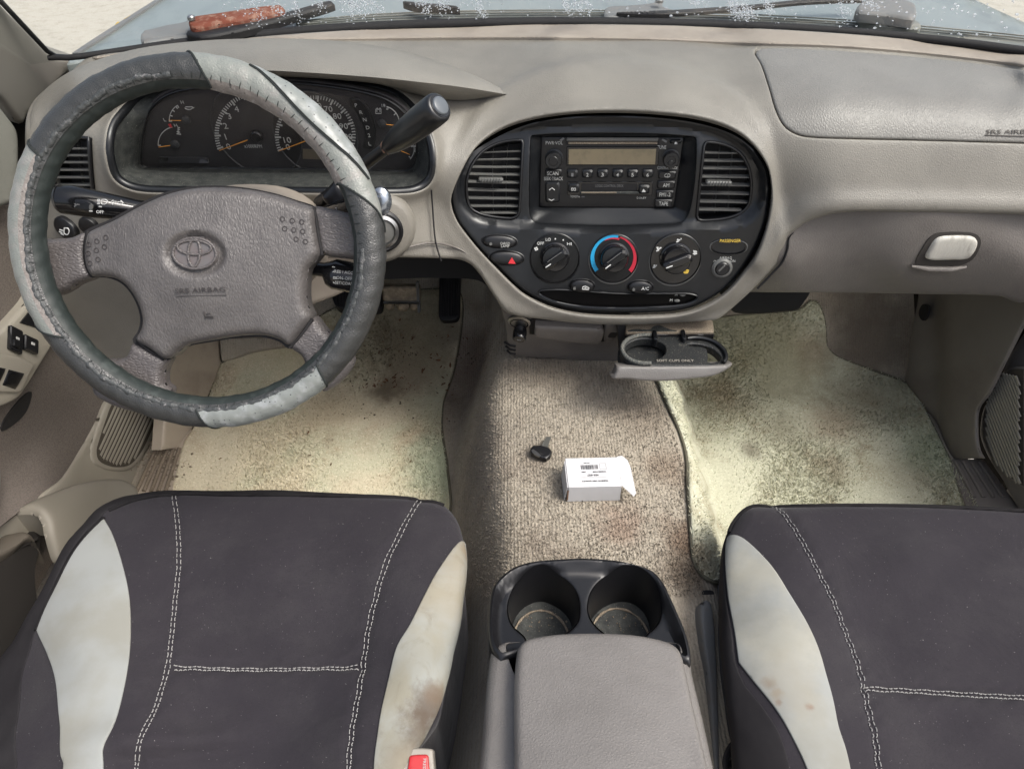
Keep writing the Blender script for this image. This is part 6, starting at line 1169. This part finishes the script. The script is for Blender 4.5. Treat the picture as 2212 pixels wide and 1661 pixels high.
cupL = cr(c5((555,820),(560,760),(590,690),(650,640),(735,615),(820,640),(885,690),(918,750),(925,820),(915,870),(880,910),(848,935),(832,975),(834,1005),(845,1010),(850,1030),(655,1035),(600,1025),(640,1010),(650,985),(648,955),(620,925),(590,900),(568,868)), 6)
cupR = cr(c5((970,800),(985,730),(1030,670),(1095,632),(1160,620),(1230,632),(1295,680),(1330,740),(1345,810),(1338,860),(1310,900),(1280,925),(1262,950),(1262,985),(1275,1000),(1300,1015),(1280,1035),(1090,1030),(1065,1010),(1080,1000),(1082,965),(1060,935),(1030,910),(1000,880),(978,845)), 6)
rimS = Moved(cS_, .0)
bowl = lambda P: -.014 * sm((dist(P, ho) - 8) / 16)
ch = patch('cup_holder', ho, rimS, m_black, con, holes=[cupL, cupR], res=8, rnd=(8, .006), hrnd=(5, .004), thick=.12, down=(0, 0, -1), disp=bowl)
for L, cx, cy in ((cupL, 735, 800), (cupR, 1155, 800)):
    A = rimS.many(L) + rimS.normals(L) * bowl(L)[:, None]; cw_ = A.mean(0); B = cw_ + (A - cw_) * np.array([.90, .86, 1]); B[:, 2] = .300; A2 = cw_ + (A - cw_) * np.array([.97, .97, 1]); A2[:, 2] = A[:, 2] - .012
    loft('cup_well', [A, A2, B], m_black, ch, True); fl = B + 0; fl[:, 2] = .3006
    mesh('cup_floor', np.vstack([fl.mean(0)[None], fl * 1.0 + (fl - fl.mean(0)) * .02]), [(0, 1 + i, 1 + (i + 1) % len(fl)) for i in range(len(fl))], m_cupf if 'm_cupf' in globals() else m_dust, ch, False)
    r_ = .036; t_ = np.linspace(0, 6.283, 50); cc = fl.mean(0); tube('dirt_ring', np.stack([cc[0] + (np.ptp(fl[:, 0]) / 2 * .93) * np.cos(t_), cc[1] - .002 + (np.ptp(fl[:, 1]) / 2 * .90) * np.sin(t_), np.full(50, .3015)], 1), .0007 + .0014 * np.random.rand(50), m_sanddust, ch, 5, True)
scatter('crumbs', 'sandy crumbs in the bottoms of the cup holder', [(1160,1345,26,14,1),(1345,1345,26,14,1)], 70, m_sanddust, .0005, .0013, Plane((0, 0, .3012), (0, 0, 1)), .0004)
lid_o = cr(c5((590,1661),(588,1300),(597,1130),(610,1070),(650,1038),(740,1022),(850,1015),(1050,1016),(1200,1024),(1320,1042),(1390,1064),(1430,1100),(1452,1170),(1500,1390),(1562,1661),(1620,1900),(1620,1900),(590,1900),(590,1900)), 8)
patch('lid', lid_o, cS_, m_lid, con, res=11, lift=.017, rnd=(16, .014), thick=.028, down=(0, 0, -1), angle=70, disp=lambda P: .006 * np.clip(1 - ((P[:, 0] - 1300) / 190) ** 2, 0, 1))
# ------------------------------------------------------------ pull-out cup tray
def c7(*p): return [(1282 + x * .15571, 669.7 + y * .15571) for x, y in p]
zt = Plane(pix(1450, 745, y=.87), (0, -.10, 1)); tr = thing('cup_tray', 'open pull out cup tray with two black rings under the fascia', 'cup tray', tuple(zt.at(1450, 800)))
patch('dusty_shelf', cr(c7((440,180),(440,180),(1640,150),(1640,150),(1660,330),(1600,330),(460,335),(450,320)), 8), Moved(zt, .004), m_sanddust, tr, res=10, rnd=(2, .001), thick=.012, down=(0, 0, -1))
patch('shelf_edge', cr(c7((445,325),(445,325),(1665,318),(1665,318),(1670,360),(1670,360),(450,360),(450,360)), 6), zt, m_gloss, tr, res=8, thick=.016, down=(0, 0, -1))
patch('dust_hollow', cr(c7((820,260),(900,240),(980,270),(1080,305),(1150,312),(1150,322),(470,325),(470,315),(600,292),(780,300)), 5), Moved(zt, .0045), m_dust, tr, res=7, lift=.0004, thick=.001)
hl_ = cr(c7((440,540),(470,470),(560,410),(680,385),(800,390),(930,430),(1000,490),(1010,550),(980,610),(900,660),(800,690),(680,700),(560,680),(480,630)), 5)
hr_ = cr(c7((1300,470),(1400,455),(1560,480),(1660,520),(1740,590),(1780,650),(1760,690),(1600,712),(1590,600),(1560,510)), 5)
plate_o = cr(c7((450,345),(450,345),(880,340),(1280,345),(1350,390),(1560,400),(1690,440),(1790,520),(1850,610),(1860,680),(1830,735),(1790,760),(1500,768),(1000,770),(700,760),(520,720),(430,650),(385,570),(383,510),(405,450)), 6)
pt = patch('tray_plate', plate_o, zt, m_trayp, tr, holes=[hl_, hr_], res=8, lift=-.002, rnd=(4, .003), hrnd=(3, .002), thick=.012, down=(0, 0, -1))
tube('ring', zt.many(cr(c7((800,350),(690,352),(560,375),(460,425),(405,490),(400,570),(450,650),(530,705),(680,745),(800,742)), 6, False)) + [0, 0, .001], .0034, M('dusty grey ring', (.10, .105, .10, 1), .8, .2, layers=[dict(c=(.26, .25, .21, 1), s=400, lo=.45, hi=.7, det=3)]), tr, 8)
tube('ring', zt.many(cr(c7((1300,400),(1420,388),(1560,405),(1680,450),(1780,530),(1835,620),(1835,690),(1800,735)), 6, False)) + [0, 0, .001], .0034, m_fascia, tr, 8)
for x0, y0, x1, y1 in ((835, 335, 862, 500), (1225, 340, 1258, 480)): fr = Fr(zt, *c7(((x0 + x1) / 2, (y0 + y1) / 2 - 30))[0]); box('arm', fr, (0, 0, 0), (55 * .1557 * fr.s, 130 * .1557 * fr.sy, .018), m_fascia, tr, .002)
under = patch('cup_floor', cr(c7((380,400),(600,330),(980,330),(1100,540),(1000,740),(520,760),(380,640)), 6), Moved(zt, -.022), m_trayp, tr, res=9, thick=.003)
patch('drop_bracket', cr(c7((1170,480),(1170,480),(1560,480),(1600,600),(1600,712),(1600,712),(1350,650),(1190,560)), 6), Moved(zt, -.02), m_sanddust, tr, res=9, thick=.003)
text('lettering', zt, 'SOFT CUPS ONLY', *c7((1132, 706))[0], 5.0, m_buckle, tr, wpx=80, off=.0004)
fz = Plane(zt.at(1450, 790) , (0, -1, .55))
patch('tray_front', cr(c7((325,785),(340,780),(900,782),(1400,778),(1800,765),(1900,745),(1935,745),(1940,765),(1880,820),(1780,880),(1640,930),(1400,960),(1000,995),(700,990),(480,965),(290,965),(250,940),(250,905),(290,900),(310,850)), 6), fz, m_lid, tr, res=8, rnd=(6, .006), thick=.02)
patch('side_bracket', cr(c7((330,190),(330,190),(430,190),(450,340),(400,480),(380,640),(520,760),(400,760),(360,500)), 8), Plane(zt.at(1340, 740) - Vector((0, -.03, .01)), (0, -1, .2)), m_dark, tr, res=10, thick=.02)
# ------------------------------------------------------------ box and key on the tunnel
topS = floorS; bx = thing('cardboard_box', 'small white cardboard box with barcode label and open flap', 'box', tuple(topS.at(1290, 1060)))
P0 = np.array(topS.at(1225, 1085)); P1 = np.array(topS.at(1340, 1082)); hgt = .034; ux = P1 - P0; L_ = np.linalg.norm(ux); ux /= L_; uy = np.cross([0, 0, 1], ux); uy /= np.linalg.norm(uy); W_ = .056
fb = Fr(Plane((0, 0, .3), (0, 0, 1)), 1290, 1050); fb.o = P0 + np.array([0, 0, .002]); fb.x = ux; fb.y = uy; fb.z = np.array([0, 0, 1.])
L_ = L_ * .985
box('carton', fb, (L_ / 2, W_ / 2, hgt / 2), (L_, W_, hgt), m_card, bx, .0008)
mesh('side_flap', fb.w([(-.0035, .002, .002), (-.0005, 0, hgt * .98), (-.0005, W_ * .9, hgt * .98), (-.004, W_ * .85, .002), (-.0045, .002, .002), (-.0015, 0, hgt * .98), (-.0015, W_ * .9, hgt * .98), (-.005, W_ * .85, .002)]), [(0, 1, 2, 3), (4, 7, 6, 5), (0, 4, 5, 1), (1, 5, 6, 2), (2, 6, 7, 3)], m_card, bx, False)
mesh('flap_edge', fb.w([(-.001, -.0006, .004), (.001, -.0006, .004), (.0012, -.0006, hgt * .8), (-.0008, -.0006, hgt * .8)]), [(0, 1, 2, 3)], m_cardin, bx, False)
fl_ = [(0, 0, 0), (0, W_, 0), (.0085, W_ + .003, -.001), (.0165, W_ - .004, -.004), (.0195, W_ * .70, -.006), (.0215, -.004, -.013), (.018, -.0075, -.016)]
V = [(L_ + x, y + (.004 if 0 else 0), hgt + z) for x, y, z in fl_]; n_ = len(V); V += [(x, y, z - .0007) for x, y, z in V]
mesh('open_flap', fb.w(V), [tuple(range(n_))[::-1], tuple(range(n_, 2 * n_))] + [(i, (i + 1) % n_, n_ + (i + 1) % n_, n_ + i) for i in range(n_)], m_card, bx, False)
lb = mesh('label', fb.w([(L_ * .22, W_ * .06, hgt + .0002), (L_ * .78, W_ * .06, hgt + .0002), (L_ * .78, W_ * .88, hgt + .0002), (L_ * .22, W_ * .88, hgt + .0002)]), [(0, 1, 2, 3)], m_card, bx, False)
class FS(Surf):
    pass
def btext(s_, u, v, h, w, m=m_ink):
    c = bpy.data.curves.new('t', 'FONT'); c.body = s_; c.align_x = 'CENTER'; c.align_y = 'CENTER'; c.size = h / .7; c.resolution_u = 2; c.offset = .0002
    o = bpy.data.objects.new('t', c); COL.objects.link(o); dg = bpy.context.evaluated_depsgraph_get(); dg.update(); me = bpy.data.meshes.new_from_object(o.evaluated_get(dg)); bpy.data.objects.remove(o); bpy.data.curves.remove(c)
    V = np.array([q.co[:] for q in me.vertices]); Fs = [tuple(p.vertices) for p in me.polygons]; bpy.data.meshes.remove(me); V[:, 0] *= w / max(np.ptp(V[:, 0]), 1e-9)
    return mesh('lettering', fb.w(np.stack([L_ * u - V[:, 0], W_ * v - V[:, 1], np.full(len(V), hgt + .0005)], 1)), Fs, m, lb, False)
btext('PREMIUM OEM QUALITY', .51, .18, .0020, L_ * .50); btext('955-027', .49, .38, .0032, L_ * .22); btext('WASHER PUMP', .62, .49, .0020, L_ * .26); btext('JHN', .32, .49, .0018, L_ * .08); btext('955-027', .40, .80, .0014, L_ * .12)
mb = MB(); u = .28
while u < .60:
    w = random.choice([.006, .01, .015]); V = [(L_ * u, W_ * .58, hgt + .0005), (L_ * (u + w), W_ * .58, hgt + .0005), (L_ * (u + w), W_ * .73, hgt + .0005), (L_ * u, W_ * .73, hgt + .0005)]; mb.add(fb.w(V), [(0, 1, 2, 3)]); u += w + random.choice([.005, .008, .012])
mb.build('barcode', m_ink, lb, False); mb = MB()
for a, b in (((.25, .30), (.74, .303)), ((.64, .57), (.76, .573)), ((.64, .77), (.76, .773))): mb.add(fb.w([(L_ * a[0], W_ * a[1], hgt + .0005), (L_ * b[0], W_ * a[1], hgt + .0005), (L_ * b[0], W_ * a[1] + .0003, hgt + .0005), (L_ * a[0], W_ * a[1] + .0003, hgt + .0005)]), [(0, 1, 2, 3)])
for a in (.64, .76): mb.add(fb.w([(L_ * a, W_ * .57, hgt + .0005), (L_ * a + .0003, W_ * .57, hgt + .0005), (L_ * a + .0003, W_ * .775, hgt + .0005), (L_ * a, W_ * .775, hgt + .0005)]), [(0, 1, 2, 3)])
mb.build('label_rule', m_ink, lb, False)
ky = thing('car_key', 'black headed car key lying on the tunnel carpet', 'key', tuple(topS.at(1170, 985)))
kS2 = Moved(topS, .0); kz = topS.at(1172, 980).z; kS2 = Plane((0, 0, kz + .0085), (0, 0, 1))
patch('key_head', poly([(1145,973),(1151,965),(1167,964),(1185,969),(1192,977),(1188,987),(1180,993),(1163,989),(1147,981)], 3), kS2, m_black, ky, holes=[], res=5, lift=.004, rnd=(3, .002), thick=.007, down=(0, 0, -1))
patch('head_edge', cr([(1148,975),(1152,974),(1168,987),(1164,990),(1150,981)], 3), kS2, m_steel, ky, res=5, lift=.0042, thick=.002)
patch('ring_hole', ell(1169, 984, 4.5, 1.8, 15, 14), kS2, m_dark, ky, res=4, lift=.0044, thick=.001)
patch('key_blade', poly([(1169,966),(1180,946),(1190,946),(1183,969)], 4), kS2, m_blade, ky, res=5, lift=.003, thick=.003, down=(0, 0, -1))
tube('blade_groove', kS2.many([(1176, 967), (1185, 951)]) + [0, 0, .002], .0006, m_dark, ky, 5)
